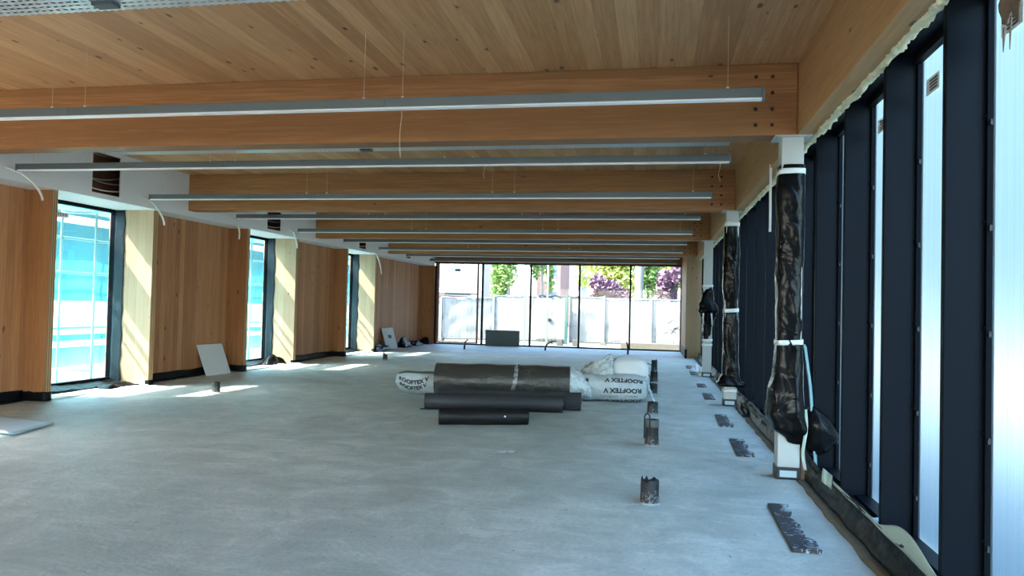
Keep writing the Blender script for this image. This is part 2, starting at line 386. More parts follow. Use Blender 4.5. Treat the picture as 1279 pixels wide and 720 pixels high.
# membrane upstand along the base of each panel
bb=struct('baseboard_left',(XW,0,0),'black membrane upstand along the foot of the left timber wall','baseboard')
for k in range(-1,3):
    a=YR+MOD*k+.12; b=YN+MOD*(k+1) if k<2 else YE-.25
    n=int((b-a)*9)
    def fn(i,j,a=a,b=b):
        y=a+(b-a)*i
        if j<.6:
            t=j/.6; z=.15*(1-t)+.02*nz(y,0,0,2.2,k)*(1-t)+.003; x=XW+.012+.02*t+.016*nz(y,z,0,3,2)
        else:
            t=(j-.6)/.4; x=XW+.035+.11*t+.05*t*nz(y,t,0,2.5,8); z=.012+.012*abs(nz(y,t,0,5,1))
        return (x,y,z)
    MB().grid(fn,n,9).build('membrane_strip',M['membrane'],bb,solid=.006)
for k in range(0,3):
    yn=YN+MOD*k; yr=YR+MOD*k
    MB().grid(lambda i,j:(XW+.0+(XF-XW+.012)*min(1,i*1.25) , yn-.010-.004*nz(i*4,j*3,k,2)+ (0 if i<.8 else (i-.8)*5*.13), .003+.135*j+.02*nz(i*3,j,k,2)*j),16,5).build('corner_strip',M['membrane'],bb,solid=.004)
    MB().box(XF-.06,XF+.008,yr-.004,yr+.124,0,.10).build('corner_strip',M['membrane'],bb)
# windows
for k in range(-4,3):
    yn=YN+MOD*k+.12; yr=YR+MOD*k
    lab={0:'tall left window nearest the camera with teal netting outside',1:'second tall left window, beside the leaning white board',2:'farthest tall left window, narrow sliver of teal'}.get(k,'tall left window behind the camera')
    w=struct('window_%d'%(k+1 if k>=0 else 100-k),(XG,(yn+yr)/2,0),lab,'window')
    for (a,b,side) in ((yn-.12,yn,0),(yr,yr+.12,1)):
        mb=MB().box(XG-.1,XF,a,b,0,3.14)
        # tip face shows layers, inner faces pale
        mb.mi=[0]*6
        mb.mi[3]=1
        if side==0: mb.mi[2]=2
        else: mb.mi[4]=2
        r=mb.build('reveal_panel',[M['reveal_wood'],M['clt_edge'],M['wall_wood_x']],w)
    # dark anthracite frame, deep jamb
    f=MB()
    f.box(XG-.07,XG+.03,yn,yr,.04,.13); f.box(XG-.07,XG+.03,yn,yr,3.06,3.13)
    f.box(XG-.07,XG+.03,yn,yn+.07,.13,3.06); f.box(XG-.07,XG+.03,yr-.022,yr,.13,3.06)
    f.build('frame',M['dark_frame'],w,bevel=.004)
    MB().box(XG-.03,XG-.01,yn+.07,yr-.022,.13,3.06).build('pane',M['left_glass'] if k>=0 else M['clear_glass'],w)
    def fn(i,j,yr=yr):
        z=.04+3.08*i; x=XG+.03+(.19+.03*nz(z,0,0,4,k))*j
        return (x,yr-.008-.012*abs(nz(x,z,0,7,1))-(.012*(1-j)**3),z)
    MB().grid(fn,90,7).build('membrane_lining',M['lining'],w,solid=.003)
    MB().box(XG-.1,XF+.01,yn,yr,0,.03).build('sill',M['white_paint'],w)
    def fs(i,j,yn=yn,yr=yr):
        y=yn+(yr-yn)*i; x=XG+.03+.40*j
        return (x+.03*nz(y,x,0,3),y,.05+.05*(1-j)**2+.022*nz(x,y,0,6,4)+.02*nz(x,y,0,2,4))
    MB().grid(fs,60,10).build('sill_membrane',M['membrane'],w,solid=.004)
    if k>=0:
        st=MB().box(XG-.006,XG-.002,yn+.88,yn+1.12,2.84,2.93).build('sticker',M['paper'],w)
        q=MB()
        for t in range(6): q.box(XG-.001,XG,yn+.89+.035*t,yn+.89+.035*t+.02,2.86,2.915)
        q.build('print_mark',M['ink'],st,origin=parent_world(w))

# bulkhead
bk=struct('trim_1',(XBK,0,3.12),'white plasterboard bulkhead above the left wall with square openings','bulkhead')
op=[(-.06,.58)]+[(10.44,11.08),(15.94,16.58),(21.44,22.0),(25.82,26.35)]
mb=MB(); y=Y0
for a,b in op+[(YE-.01,YE)]:
    mb.box(XBK-.02,XBK,y,a,3.12,ZC)
    if b<YE: mb.box(XBK-.02,XBK,a,b,3.12,3.2); mb.box(XBK-.02,XBK,a,b,3.84,ZC)
    y=b
mb.build('face_board',M['white_paint'],bk)
MB().box(XG-.04,XBK-.02,Y0,YE,3.12,3.14).build('underside_board',M['white_paint'],bk)
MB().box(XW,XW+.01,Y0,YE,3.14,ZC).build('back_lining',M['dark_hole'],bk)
# cables lying in the openings
clab=['bundle of grey cables in the nearest bulkhead opening','bundle of grey cables in the second bulkhead opening','bundle of grey cables in the third bulkhead opening','bundle of grey cables in the farthest bulkhead opening']
for k,(a,b) in enumerate(op[1:]):
    t=thing('cable_bundle',(XBK-.15,(a+b)/2,3.3),clab[k],'cable','cables in the bulkhead openings')
    for q in range(3):
        pts=[(XBK-.10-.05*q, a-.25+(b-a+.5)*i/8, 3.33+.11*q-.06*math.sin(i/8*PI)*(1+q*.3)+.10*(1-i/8)*(q%2)) for i in range(9)]
        MB().tube(pts,.009,6).build('cable',M['sheath'] if q%3 else M['white_cable'],t)

# ------------------------------------------------------------------ beams
blabs={0:'nearest glulam cross beam, spanning full width behind the first long light',1:'second glulam cross beam, its left end meeting the white bulkhead',
 2:'third glulam cross beam from the camera',3:'fourth glulam cross beam, just before the far glazing',4:'last glulam beam lying directly over the far glazing',
 -1:'glulam cross beam overhead behind the camera',-2:'glulam cross beam behind the camera, second from the back',-3:'glulam cross beam at the back of the hall'}
def cross_beam(k,y):
    t=thing('cross_beam',(-3.68,y+.13,ZB),blabs[k],'beam','glulam cross beams under the ceiling','thing')
    MB().box(XBK-.12,1.295,y,y+.26,ZB,ZC-.002).build('timber',M['beam_wood'],t,bevel=.006)
    if 0<=k<=3:
        for x in (.92,1.07):
            for z in (3.33,3.48,3.635,3.79):
                d=MB(); d.tube([(x+.004*k,y-.004,z+.01*math.sin(x*40)),(x+.004*k,y+.03,z)],.018,10)
                d.build('dowel',M['dowel'],t)
    return t
for k,y in zip(range(-3,5),BEAMY): cross_beam(k,y)
# longitudinal edge beam over the columns, one length per bay
el=['glulam edge beam over the glazing nearest the camera, above the first wrapped column','glulam edge beam between first and second wrapped columns',
    'glulam edge beam between second and third columns','glulam edge beam beyond the third column']
ys=[-12.0,7.47,12.97,18.47,25.4]
for k in range(4):
    t=MB().box(1.30,1.455,ys[k]+.003,ys[k+1]-.003,ZB+.001,ZC-.002).build('edge_beam',M['edge_wood'],bevel=.005,origin=(1.38,ys[k],ZB))
    tag(t,el[k],'beam','glulam edge beams over the glazing','thing')

# ------------------------------------------------------------------ far wall
wf=struct('wall_far',(0,YE,0),'narrow timber return at the left of the far glazing','wall')
MB().box(-9.27,-8.585,YE-.27,YE,0,ZB-.105).build('return_panel',M['wall_wood_x'],wf)
wr=struct('wall_right',(1.4,27,0),'light timber panel at the far right end beyond the third column','wall')
ep=MB().box(1.05,1.75,25.4,YE,0,ZC-.001); ep.mi[2]=1; ep.build('end_panel',[M['wall_wood_x'],M['end_wood']],wr)
bb=MB().box(1.03,1.10,25.3,YE-.1,0,.3).build('baseboard_right',M['membrane'],origin=(1.06,27,0)); tag(bb,'black membrane upstand at the foot of the far right timber panel','baseboard',kind='structure')
# far glazing, five bays
XS=[-8.55,-6.65,-4.72,-2.81,-.87,1.03]
fl_=['left bay of the far glazing, with an opening sash','second bay of the far glazing, grey board before it','middle bay of the far glazing, green gate post behind','fourth bay of the far glazing, purple shrubs behind','right bay of the far glazing, pale trunk behind']
YG=29.35
for k in range(5):
    a,b=XS[k],XS[k+1]
    w=struct('window_%d'%(4+k),((a+b)/2,YG,0),fl_[k],'window')
    MB().box(a-.03,a+.03,YG-.05,YG+.09,0,3.24).build('mullion',M['dark_frame2'],w)
    if k==4: MB().box(b-.03,b+.02,YG-.05,YG+.09,0,3.24).build('mullion',M['sash'],w)
    MB().box(a+.03,b-.03,YG-.05,YG+.09,0,.05).build('bottom_rail',M['dark_frame2'],w)
    MB().box(a+.03,b-.03,YG-.05,YG+.09,3.205,3.24).build('top_rail',M['dark_frame2'],w)
    MB().box(a+.03,b-.03,YG+.02,YG+.035,.05,3.205).build('pane',M['glass'],w)
    if k==0:
        f=MB(); f.box(a+.05,a+.13,YG-.04,YG+.015,.06,3.2); f.box(b-.22,b-.15,YG-.04,YG+.015,.06,3.2); f.box(a+.13,b-.22,YG-.04,YG+.015,1.98,2.03); f.box(a+.13,b-.22,YG-.04,YG+.015,.06,.11)
        f.build('sash_frame',M['sash'],w)
        MB().box(a+.75,a+.97,YG+.04,YG+.05,2.92,3.0).build('sticker',M['b_win'],w)
        MB().box(a+.3,a+.33,YG-.06,YG-.04,1.0,1.15).build('handle',M['grey_metal'],w)

# ------------------------------------------------------------------ right glazing
def rbay(k,n,label,detail=True):
    y=MY0+MP*k; w=struct('window_%d'%n,(1.6,y,0),label,'window')
    m=MB(); m.box(1.50,1.70,y,y+.05,-.02,3.27)
    m.build('mullion',M['dark_frame'],w,bevel=.006)
    MB().box(1.692,1.735,y-.03,y+.08,-.02,3.27).build('gasket',M['dark_frame2'],w)
    MB().add([(1.72,y+.08,.1),(1.72,y+MP-.03,.1),(1.72,y+MP-.03,3.262),(1.72,y+.08,3.262)],[(0,3,2,1)]).build('pane',M['film'] if k>=-1 else M['clear_glass'],w)  # unseen bays get clear glass to brighten the hall
    MB().box(1.49,1.75,y+.051,y+MP-.001,3.27,3.9).build('head_panel',M['dark_frame'],w)
    MB().box(1.66,1.711,y+.081,y+MP-.031,3.215,3.27).build('top_rail',M['dark_frame2'],w)
    MB().box(1.60,1.711,y+.081,y+MP-.031,-.02,.12).build('bottom_rail',M['dark_frame'],w)
    if detail:
        for z in (.35,.9,1.45,2.0,2.55):
            MB().tube([(1.685,y-.006,z+.05),(1.70,y-.02,z+.05)],.011,8).build('clip',M['dark_frame2'],w)
            MB().box(1.70,1.712,y-.045,y-.03,z,z+.03).build('glazing_packer',M['black'],w)
        st=MB().box(1.706,1.7075,y+.70,y+.93,2.965,3.07).build('sticker',M['paper'],w)
        q=MB()
        for i in range(4): q.box(1.702,1.7038,y+.73,y+.86,2.98+.02*i,2.99+.02*i)
        q.build('print_mark',M['ink'],st,origin=parent_world(w))
rl={-1:'filmed glazing bay at the right frame edge beside the torn cardboard',0:'filmed glazing bay behind the nearest dark mullion',1:'filmed glazing bay behind the second dark mullion',2:'filmed glazing bay just before the first wrapped column',
    3:'filmed glazing bay directly behind the first wrapped column'}
n=20
for k in range(-15,20):
    yk=MY0+MP*k
    lab=rl.get(k)
    if lab is None:
        lab='unseen right glazing bay behind the camera, clear glass added for daylight' if k<-1 else 'dark glazing bay %s'%(
           ['','','','','just beyond the first wrapped column','second beyond the first wrapped column','third beyond the first wrapped column','just before the second wrapped column','behind the second wrapped column',
            'just beyond the second wrapped column','second beyond the second wrapped column','third beyond the second wrapped column','just before the third column','beside the third column',
            'just beyond the third column','second beyond the third column','third beyond the third column','fourth beyond the third column','second from the far timber panel','next to the far timber panel'][k])
    rbay(k,(10+k) if k>=-1 else 110-k,lab,detail=-1<=k<=9)
# membrane upstand and tape along the foot of the glazing
mm=thing('membrane_upstand',(1.47,5,0),'crumpled black membrane upstand along the foot of the right glazing','membrane')
def fm(i,j):
    y=2.5+22.8*i
    if j<.55:
        t=j/.55; x=1.41+.06*t+.02*nz(y,t,0,2.5,3)+.014*abs(nz(y,t*.5,1,9,3)); z=.004+.10*t+.02*nz(y,t,0,4,5)*t
    else:
        t=(j-.55)/.45; x=1.475+.02*nz(y,t,0,3,7)+.012*abs(nz(y,t*.5,0,11,3)); z=.11+(.07+.07*max(0,nz(y,0,0,1.4,2)))*t+.015*nz(y,t,0,6)
    return (x,y,z)
MB().grid(fm,700,12).build('membrane_sheet',M['membrane'],mm,solid=.005)
def fw(i,j):
    y=2.5+22.8*i; return (1.33+.10*j+.025*nz(y,0,0,3)*(1-j),y,.002+.004*j)
MB().grid(fw,300,3).build('glue_bead',simple('brown_glue_bead',(.13,.105,.06),.8,var=.4,scale=9),mm,solid=.004)
tp=thing('sealing_tape',(1.48,5.2,.1),'loose pale green sealing tape curling along the glazing foot, nearest the camera','tape')
def ft(i,j):
    y=3.4+3.2*i; cur=max(0,math.sin((y-3.5)*2.1))
    lift=.022+(.10*math.sin((y-4.0)/1.35*PI)**1.3 if 4.0<y<5.35 else 0)
    return (1.47-.035*cur*j+.01*nz(y,j,0,3), y+.02*j, .16+.012*nz(y,0,0,1.5)+lift*j*1.25)
MB().grid(ft,110,6).build('tape_strip',M['tape_green'],tp,solid=.003)
def ft2(i,j):
    a=i*4.2; return (1.45-.03+.035*math.cos(a)+.02*j,6.62+.10*math.sin(a)*.6+.02*i+.05*j,.12+.055*(1-math.cos(a))*.5+.10*j)
MB().grid(ft2,30,4).build('tape_curl',M['tape_green'],tp,solid=.003)
sc=thing('plastic_scrap',(1.56,5.62,.12),'crumpled blue-white scrap with black edge on the glazing sill','scrap')
def fsx(i,j): 
    return (1.50+.16*j,5.45+.36*i,.135+.05*math.sin(i*5)*j+.03*nz(i*3,j*3,0,2))
MB().grid(fsx,16,8).build('sheet',M['board_blue'],sc,solid=.004)
MB().grid(lambda i,j:(1.52+.13*j,5.48+.05*i+.1*j,.165+.03*nz(i*3,j*4,0,2,4)),8,10).build('black_edge',M['membrane'],sc,solid=.008)
# foam bead along the top
def foam_obj():
    def ff(i,j):
        y=2.6+22.6*i; a=2*PI*j
        r=.036+.02*fbm(y,math.cos(a)*.12,math.sin(a)*.12,9,2)+.016*fbm(y,math.cos(a)*.06,math.sin(a)*.06,26,5)
        r=max(.012,r)
        return (1.478+r*1.0*math.cos(a),y,3.245+r*1.25*math.sin(a)+.012*nz(y,0,0,1.5))
    o=MB().grid(ff,1500,12,cv=True).build('foam_bead',M['foam'],origin=(1.478,2.6,3.24))
    return tag(o,'pale yellow expanding foam bead between edge beam and glazing head','foam')
foam_obj()
t=MB().tube([(1.43,8.7,3.25),(1.435,8.68,3.16),(1.44,8.68,3.06),(1.44,8.68,2.99),(1.44,8.68,2.965)],[.03,.036,.035,.036,.02],12).build('foam_drip',M['foam'],origin=(1.43,8.7,3.0)); tag(t,'pale foam drip hanging from the edge beam beyond the first column','foam')
t=MB().grid(lambda i,j:(1.29+.028*i,9.12+.01*math.sin(j*6),3.26-.78*j),3,16).build('hanging_strip',M['tape_white'],origin=(1.30,9.12,2.5),solid=.004); tag(t,'thin white strip hanging from the edge beam beside the first column','strip')
# torn cardboard hanging at the right frame edge
cb=thing('torn_cardboard',(1.62,4.0,3.1),'torn brown cardboard scrap hanging at the top right edge','scrap')
def fc(i,j):
    y=4.04-.46*i; z=3.26-(.30+.10*nz(i*4,0,0,2,4)-.05*abs(math.sin(i*9)))*j
    return (1.60+.03*nz(i*3,j*3,0,1)+.05*j,y,z)
MB().grid(fc,26,10).build('sheet',M['cardboard'],cb,solid=.012)
for (y,z,l) in ((3.93,2.93,.09),(4.0,2.90,.05)):
    MB().tube([(1.64,y,z+.05),(1.65,y+.03,z),(1.66,y+.06,z-l)],[.007,.006,.002],6).build('shred',M['cardboard'],cb)

# ------------------------------------------------------------------ columns
def sq(a,rx,ry=None,p=6.0):
    c,s_=math.cos(a),math.sin(a); r=(abs(c)**p+abs(s_)**p)**(-1/p); return r*c*rx, r*s_*(ry or rx)
def column(y,label):
    t=thing('column',(1.265,y,0),label,'column','columns along the glazing','thing')
    MB().box(1.165,1.365,y-.1,y+.1,.1,ZB-.012).build('shaft',M['white_steel'],t,bevel=.008)
    MB().box(1.10,1.43,y-.14,y+.14,ZB-.014,ZB-.001).build('cap_plate',M['white_steel'],t)
    MB().box(1.155,1.375,y-.11,y+.11,0,.115).build('base_plate',M['bitumen'],t,bevel=.01)
    MB().box(1.185,1.335,y-.116,y-.1105,.025,.085).build('front_plate',M['board_blue'],t)
    return t
def wrapped(t,y,prof,seed,cx=1.265,amp=.012,name='plastic_wrap'):
    # prof: list of (z, half-width x, half-width y, offset x, offset y)
    def P(z):
        for a,b in zip(prof,prof[1:]):
            if b[0]<=z<=a[0]:
                k=(a[0]-z)/(a[0]-b[0]); k=k*k*(3-2*k)
                return [a[q]+(b[q]-a[q])*k for q in range(1,5)]
        return prof[-1][1:]
    zt,zb=prof[0][0],prof[-1][0]
    def fn(i,j):
        z=zt+(zb-zt)*i; rx,ry,ox,oy=P(z); a=2*PI*j
        x,yy=sq(a,rx,ry,4.0)
        fold=abs(nz(x*1.6+z*.3,yy*1.6-z*.25,z*.45,5,seed)); f2=abs(nz(x*1.2+z*.6,yy*1.2-z*.5,z*.5,13,seed+4)); d=amp*(1.3*nz(x,yy,z,3.0,seed)+1.5*(.3-fold)+.35*(.3-f2))
        big=amp*2.0*max(0,(max(rx,ry)-.125)/.05)*nz(x,yy,z,4,seed+5)
        k=1+(d+big)/max(.05,math.hypot(x,yy))
        return (cx+ox+x*k, y+oy+yy*k, z+amp*.8*nz(x,yy,z,4,seed+2)*(1 if .02<i<.98 else .2))
    return MB().grid(fn,int((zt-zb)*64),90,cv=True).build(name,M['wrap'],t,solid=.003)
def band(t,z,h,r,y,mat='tape_white',cx=1.265):
    n=48
    def fn(i,j):
        x,yy=sq(2*PI*j,r,r,5.0); return (cx+x,y+yy,z+h*i+.008*math.sin(2*PI*j+z))
    MB().grid(fn,3,n,cv=True).build('tape_band',M[mat],t,solid=.004)
CY=[7.57,13.06,18.53]
c1=column(CY[0],'white column nearest the camera, wrapped in black plastic with bagged bottom')
wrapped(c1,CY[0],[(2.95,.112,.112,0,0),(2.6,.125,.122,-.005,0),(2.2,.116,.118,.002,0),(1.6,.118,.118,0,0),(1.30,.108,.112,0,0),(1.0,.128,.13,-.005,0),(.75,.15,.15,-.03,-.01),(.62,.165,.16,-.03,-.02),(.48,.15,.155,.01,-.02),(.36,.10,.13,.07,0),(.30,.05,.06,.11,.0)],1.3)
band(c1,2.855,.05,.122,CY[0]); band(c1,1.255,.045,.122,CY[0])
# bag bulging out to the right of the foot
def bag(i,j):
    u=PI*(.02+.96*i); a=2*PI*j
    r=.5*math.sin(u)**.5
    z=.68-.44*i
    x=.31*r*math.cos(a)*(.7+.5*i); yy=.26*r*math.sin(a)
    d=1+.16*nz(x*3,yy*3,z*3,2.5,4)
    return (1.485+.05*math.sin(i*3)+x*d+.03*i,CY[0]-.02+yy*d,z)
MB().grid(bag,26,28,cv=True).build('plastic_bag',M['wrap'],c1,solid=.003)
MB().grid(lambda i,j:(1.385+.03*j+.015*math.sin(i*7),CY[0]-.13+.02*math.sin(i*9),.66-.56*i),24,4).build('tape_tail',M['tape_green'],c1,solid=.004)
MB().box(1.375,1.41,CY[0]-.09,CY[0]+.0,0,.16).build('wood_wedge',M['cardboard'],c1)
for k,(xx,zz) in enumerate(((1.40,1.26),(1.42,1.24))):
    st=MB().tube([(xx,CY[0]-.04+.05*k,zz),(xx+.05,CY[0]-.06+.05*k,zz-.38),(xx+.11,CY[0]-.09+.05*k,0.02)],.011,8).build('leaning_rod',simple('blue_green_rod',(.16,.30,.33),.35)); 
    tag(st,['blue-green strip leaning on the first wrapped column, left of two','blue-green strip leaning on the first wrapped column, right of two'][k],'strip','strips leaning on the first column')
c2=column(CY[1],'second white column, wrapped in black plastic with flared skirt near its base')
wrapped(c2,CY[1],[(2.96,.112,.112,0,0),(2.5,.13,.125,0,0),(2.0,.128,.13,-.01,0),(1.62,.112,.115,0,0),(1.2,.12,.12,.005,0),(.8,.125,.125,.01,0),(.52,.13,.13,.01,0),(.42,.17,.15,.0,0),(.36,.235,.17,.02,0),(.32,.19,.16,.02,0)],4.1)
band(c2,2.96,.07,.118,CY[1]); band(c2,1.54,.06,.122,CY[1]); band(c2,.235,.05,.116,CY[1])
c3=column(CY[2],'third white column, bare with a black plastic bundle around its middle')
wrapped(c3,CY[2],[(2.13,.108,.108,0,0),(1.95,.125,.125,0,0),(1.80,.15,.14,0,0),(1.70,.20,.17,.01,0),(1.56,.225,.19,.02,-.02),(1.46,.16,.15,.02,0),(1.3,.125,.125,.01,0),(1.1,.122,.12,0,0),(.88,.11,.11,0,0)],7.7,amp=.02)
band(c3,2.11,.06,.116,CY[2]); band(c3,.84,.06,.116,CY[2]); band(c3,.73,.05,.114,CY[2])
for q in range(4):
    MB().tube([(1.16+.09*q,CY[2]-.19,1.5),(1.15+.10*q,CY[2]-.22,1.38),(1.17+.095*q,CY[2]-.2,1.22)],[.018,.014,.006],6).build('tape_tail',M['tape_white' if q%2==0 else 'wrap'],c3)

# ------------------------------------------------------------------ luminaires
lumlab=['long grey linear light nearest the camera, before the first beam','long grey linear light just beyond the first beam','third long grey light from the camera, crossing before the second beam',
 'fourth long grey light from the camera, just beyond the second beam','fifth long grey light from the camera, before the third beam','sixth long grey light from the camera, just beyond the third beam',
 'seventh long grey light from the camera, before the fourth beam','eighth long grey light, beyond the fourth beam','ninth long grey light, last before the far glazing']
LX0,LX1=-8.45,.83
def luminaire():
    y=0; t=thing('linear_luminaire',(0,y,3.22),lumlab[0],'lamp','long linear lights across the hall')
    cuts=[LX0+.02,-5.4,-2.3,LX1-.02]
    for a,b in zip(cuts,cuts[1:]): MB().box(a+.0015,b-.0015,y-.036,y+.036,3.236,3.315).build('housing',M['grey_metal'],t,bevel=.004)
    MB().box(LX0+.02,LX1-.02,y-.032,y+.032,3.222,3.236).build('diffuser',M['diffuser'],t)
    for a,b in ((LX0,LX0+.02),(LX1-.02,LX1)): MB().box(a,b,y-.038,y+.038,3.222,3.316).build('end_cap',M['grey_metal'],t)
    for x in (-8.2,-5.6,-5.25,-2.5,-2.15,.55):
        MB().tube([(x,y,3.31),(x,y,ZC-.002)],.0022,5).build('suspension_wire',M['wire'],t)
        MB().tube([(x,y,3.315),(x,y,3.335)],.012,8).build('wire_clamp',M['white_cable'],t)
    return t
L0=luminaire()
LY=[6.2,8.8,11.55,14.3,17.05,19.8,22.55,25.3,28.05]
for k,y in enumerate(LY):
    if k==0: L0.location=(0,y,3.22)
    else: dup(L0,(0,y,3.22),lumlab[k])
# a few loose pale cords under the lights
for k,(x,y,l,lab) in enumerate(((-2.15,6.22,.42,'thin pale cord hanging below the nearest long light'),(.70,8.8,.22,'thin pale cord hanging from the right end of the second light'),(-2.0,8.8,.17,'thin pale cord hanging at mid length of the second light'))):
    o=MB().tube([(x+.01*math.sin(i*1.3),y-.05+.012*math.cos(i*1.7),3.222-l*i/6) for i in range(7)],.003,5).build('pull_string',M['wire'],origin=(x,y,3.2))
    tag(o,lab,'cord','cords hanging from the lights')

# feed cables dropping from the bulkhead
cl=['white cable drooping from the bulkhead at the left frame edge','white cable drooping from the bulkhead right of the nearest left window','white cable drooping before the second left window','white cable drooping right of the second left window','long white cable drooping right of the farthest left window']
for k,(ya,za,yb,zb) in enumerate(((8.75,3.30,9.40,2.91),(11.52,3.31,12.15,2.86),(14.2,3.31,14.64,2.84),(16.95,3.30,17.3,2.86),(22.4,3.22,23.2,2.5))):
    pts=[]
    for i in range(13):
        s=i/12; bow=math.sin(s*PI)
        pts.append((XBK-.03+.10*min(1,s*4)-.02*bow, ya+(yb-ya)*(1-(1-s)**1.5) + (.05*bow if k!=2 else .12*bow), za+(zb-za)*s**1.35))
    o=MB().tube(pts,.017,8).build('feed_cable',M['white_cable'],origin=pts[0]); tag(o,cl[k],'cable','white feed cables at the bulkhead')

# ------------------------------------------------------------------ cable trays
def tray(y0,label):
    t=thing('cable_tray',(-3.7,y0,3.83),label,'cable tray','perforated cable trays at the ceiling')
    m=MB(); a,b=-8.4,.98
    m.box(a,b,y0,y0+.3,3.83,3.834); m.box(a,b,y0,y0+.004,3.834,3.885); m.box(a,b,y0+.296,y0+.3,3.834,3.885)
    m.build('perforated_channel',M['galv'],t)
    for x in (-7,-4.2,-1.5): MB().box(x,x+.04,y0+.01,y0+.29,3.885,ZC).build('hanger',M['grey_metal'],t)
    MB().box(-4.30,-4.12,y0+.10,y0+.2,3.80,3.829).build('junction_box',M['board_grey'],t)
    for q in range(3): MB().tube([(a+.3+(b-a-.6)*i/20,y0+.08+.06*q+.02*nz(i,q,0,.7),3.848) for i in range(21)],.009,6).build('cable',M['sheath'] if q else M['black'],t)
tray(5.0,'perforated galvanised cable tray at the top left frame edge'); tray(10.45,'perforated galvanised cable tray just beyond the first beam')

# ------------------------------------------------------------------ floor plates (bitumen covered strips)
pl=['nearest black bitumen floor strip, large and ragged, beside the glazing','second black bitumen floor strip, just beyond the first wrapped column','third black bitumen floor strip, mottled, before the second column',
    'fourth black bitumen floor strip, beside the second wrapped column','fifth black bitumen floor strip, beyond the second wrapped column','sixth black bitumen floor strip, beside the third column','farthest black bitumen floor strip, beyond the third column']
def plate_mat():
    m,nt,out=newmat('bitumen_brushed_plate'); g=N(nt); tc=g.n('ShaderNodeTexCoord'); v=tc.outputs['Object']; p=g.sep(v)
    n1=g.noise(v,11,5,.7,1.5)
    f=g.sstep(g.math('ADD',n1,g.math('MULTIPLY',p[0],.7)),.54,.58)
    c=g.mix(f,(.03,.033,.04),(.42,.46,.48))
    nt.links.new(g.pri(c,.5,0,.5,g.bump(n1,.4,.02)),out.inputs[0]); return m
M['plate']=plate_mat()
for k,(a,b,rag) in enumerate(((5.22,6.42,.06),(8.5,9.54,.06),(10.6,11.7,.03),(13.78,14.76,.0),(15.9,16.65,.0),(18.9,19.8,.0),(20.95,22.05,.0))):
    rnd=random.Random(k)
    pts=[(.915,a),(1.105,a)]
    n=16
    for i in range(1,n): 
        y=a+(b-a)*i/n; pts.append((1.105-(rag*rnd.random()*1.6 if rag and i>3 else .003*rnd.random()),y))
    pts+= [(1.095,b),(.93,b)]
    o=MB().prism([(x,y) for x,y in pts],0,.024 if k<3 else .012).build('floor_strip',M['plate'],bevel=.004,origin=(1.01,(a+b)/2,0))
    tag(o,pl[k],'floor strip','bitumen floor strips along the glazing')

# ------------------------------------------------------------------ pipe stubs
def stub(x,y,r,h,label,seed,rim=0,loops=(),ragged=.02,speck=True,group='black pipe stubs in a line on the floor'):
    t=thing('pipe_stub',(x,y,0),label,'pipe stub',group)
    rnd=random.Random(seed); n=22; top=[h+ragged*(rnd.random()-.5)*2 for _ in range(n)]
    def fn(i,j):
        jj=int(round(j*n))%n; a=2*PI*j
        if i<=.6: q=i/.6; z=q*top[jj]; rr=r*(1+.10*(1-q)**4+.03*nz(math.cos(a),math.sin(a),q*2,2,seed))
        else: q=(i-.6)/.4; z=top[jj]-q*(h*.8); rr=r*.86
        return (x+rr*math.cos(a),y+rr*math.sin(a),z)
    MB().grid(fn,14,n,cv=True).build('pipe',M['stub'],t)
    MB().tube([(x,y,.0),(x,y,h*.22)],r*.85,n).build('plug',M['black'],t)
    if rim: MB().grid(lambda i,j:(x+(r*1.03)*math.cos(2*PI*j),y+(r*1.03)*math.sin(2*PI*j),h-.09+.085*i),4,n,cv=True).build('rim_band',simple('grey_rim_band',(.13,.14,.14),.5),t,solid=.004)
    def sk(i,j):
        a=2*PI*j; rr=r*(1.04+.16*i*(1+.4*nz(math.cos(a),math.sin(a),0,2,seed+3))); return (x+rr*math.cos(a),y+rr*math.sin(a),.012*(1-i)+.002)
    MB().grid(sk,3,n,cv=True).build('mortar_skirt',M['mortar'],t,solid=.003)
    for (dx,dz,w,hh) in loops:
        pts=[(x+dx+w*math.cos(a),y-r-.01,h+dz+hh*math.sin(a)) for a in [PI*1.15*i/14-.2 for i in range(15)]]
        pts=[(x+dx+w,y-r-.01,h*.4)]+pts+[(x+dx-w,y-r-.01,max(.03,h*.3))]
        MB().tube(pts,.008,6).build('wire_loop',M['black'],t)
    return t
def stub_mat():
    m,nt,out=newmat('bitumen_pipe'); g=N(nt); tc=g.n('ShaderNodeTexCoord'); v=tc.outputs['Object']; p=g.sep(v)
    n1=g.noise(v,45,4,.7,1)
    f=g.math('MULTIPLY',g.sstep(g.math('SUBTRACT',n1,g.math('MULTIPLY',p[2],1.1)),.42,.55),.5)
    nt.links.new(g.pri(g.mix(f,(.012,.012,.014),(.40,.42,.40)),.45,0,.5,g.bump(n1,.6,.01)),out.inputs[0]); return m
M['stub']=stub_mat(); M['mortar']=simple('pale_mortar',(.40,.44,.43),.9,var=.2,scale=30)
stub(.0,6.24,.073,.20,'nearest black pipe stub with torn ragged top',3,ragged=.022)
stub(.012,8.9,.075,.30,'second black pipe stub, tallest, with grey rim and wire loop',5,rim=1,loops=((-.055,.02,.03,.05),),ragged=.004)
stub(.02,11.6,.078,.185,'third black pipe stub, short and square-looking, right of the rolls',8,ragged=.01)
stub(.03,14.33,.075,.20,'fourth black pipe stub, wire loop at its left',9,loops=((-.10,.02,.05,.14),),ragged=.01)
stub(.045,16.7,.078,.24,'fifth black pipe stub, large wire loop behind the white pack',12,loops=((-.14,-.02,.13,.18),),ragged=.02)
stub(.055,19.75,.075,.29,'farthest black pipe stub of the line, dotted with white',13,ragged=.02)
stub(-7.17,11.65,.065,.18,'black pipe stub standing in sunlight near the left wall',21,ragged=.006,group='black pipe stubs near the left wall')
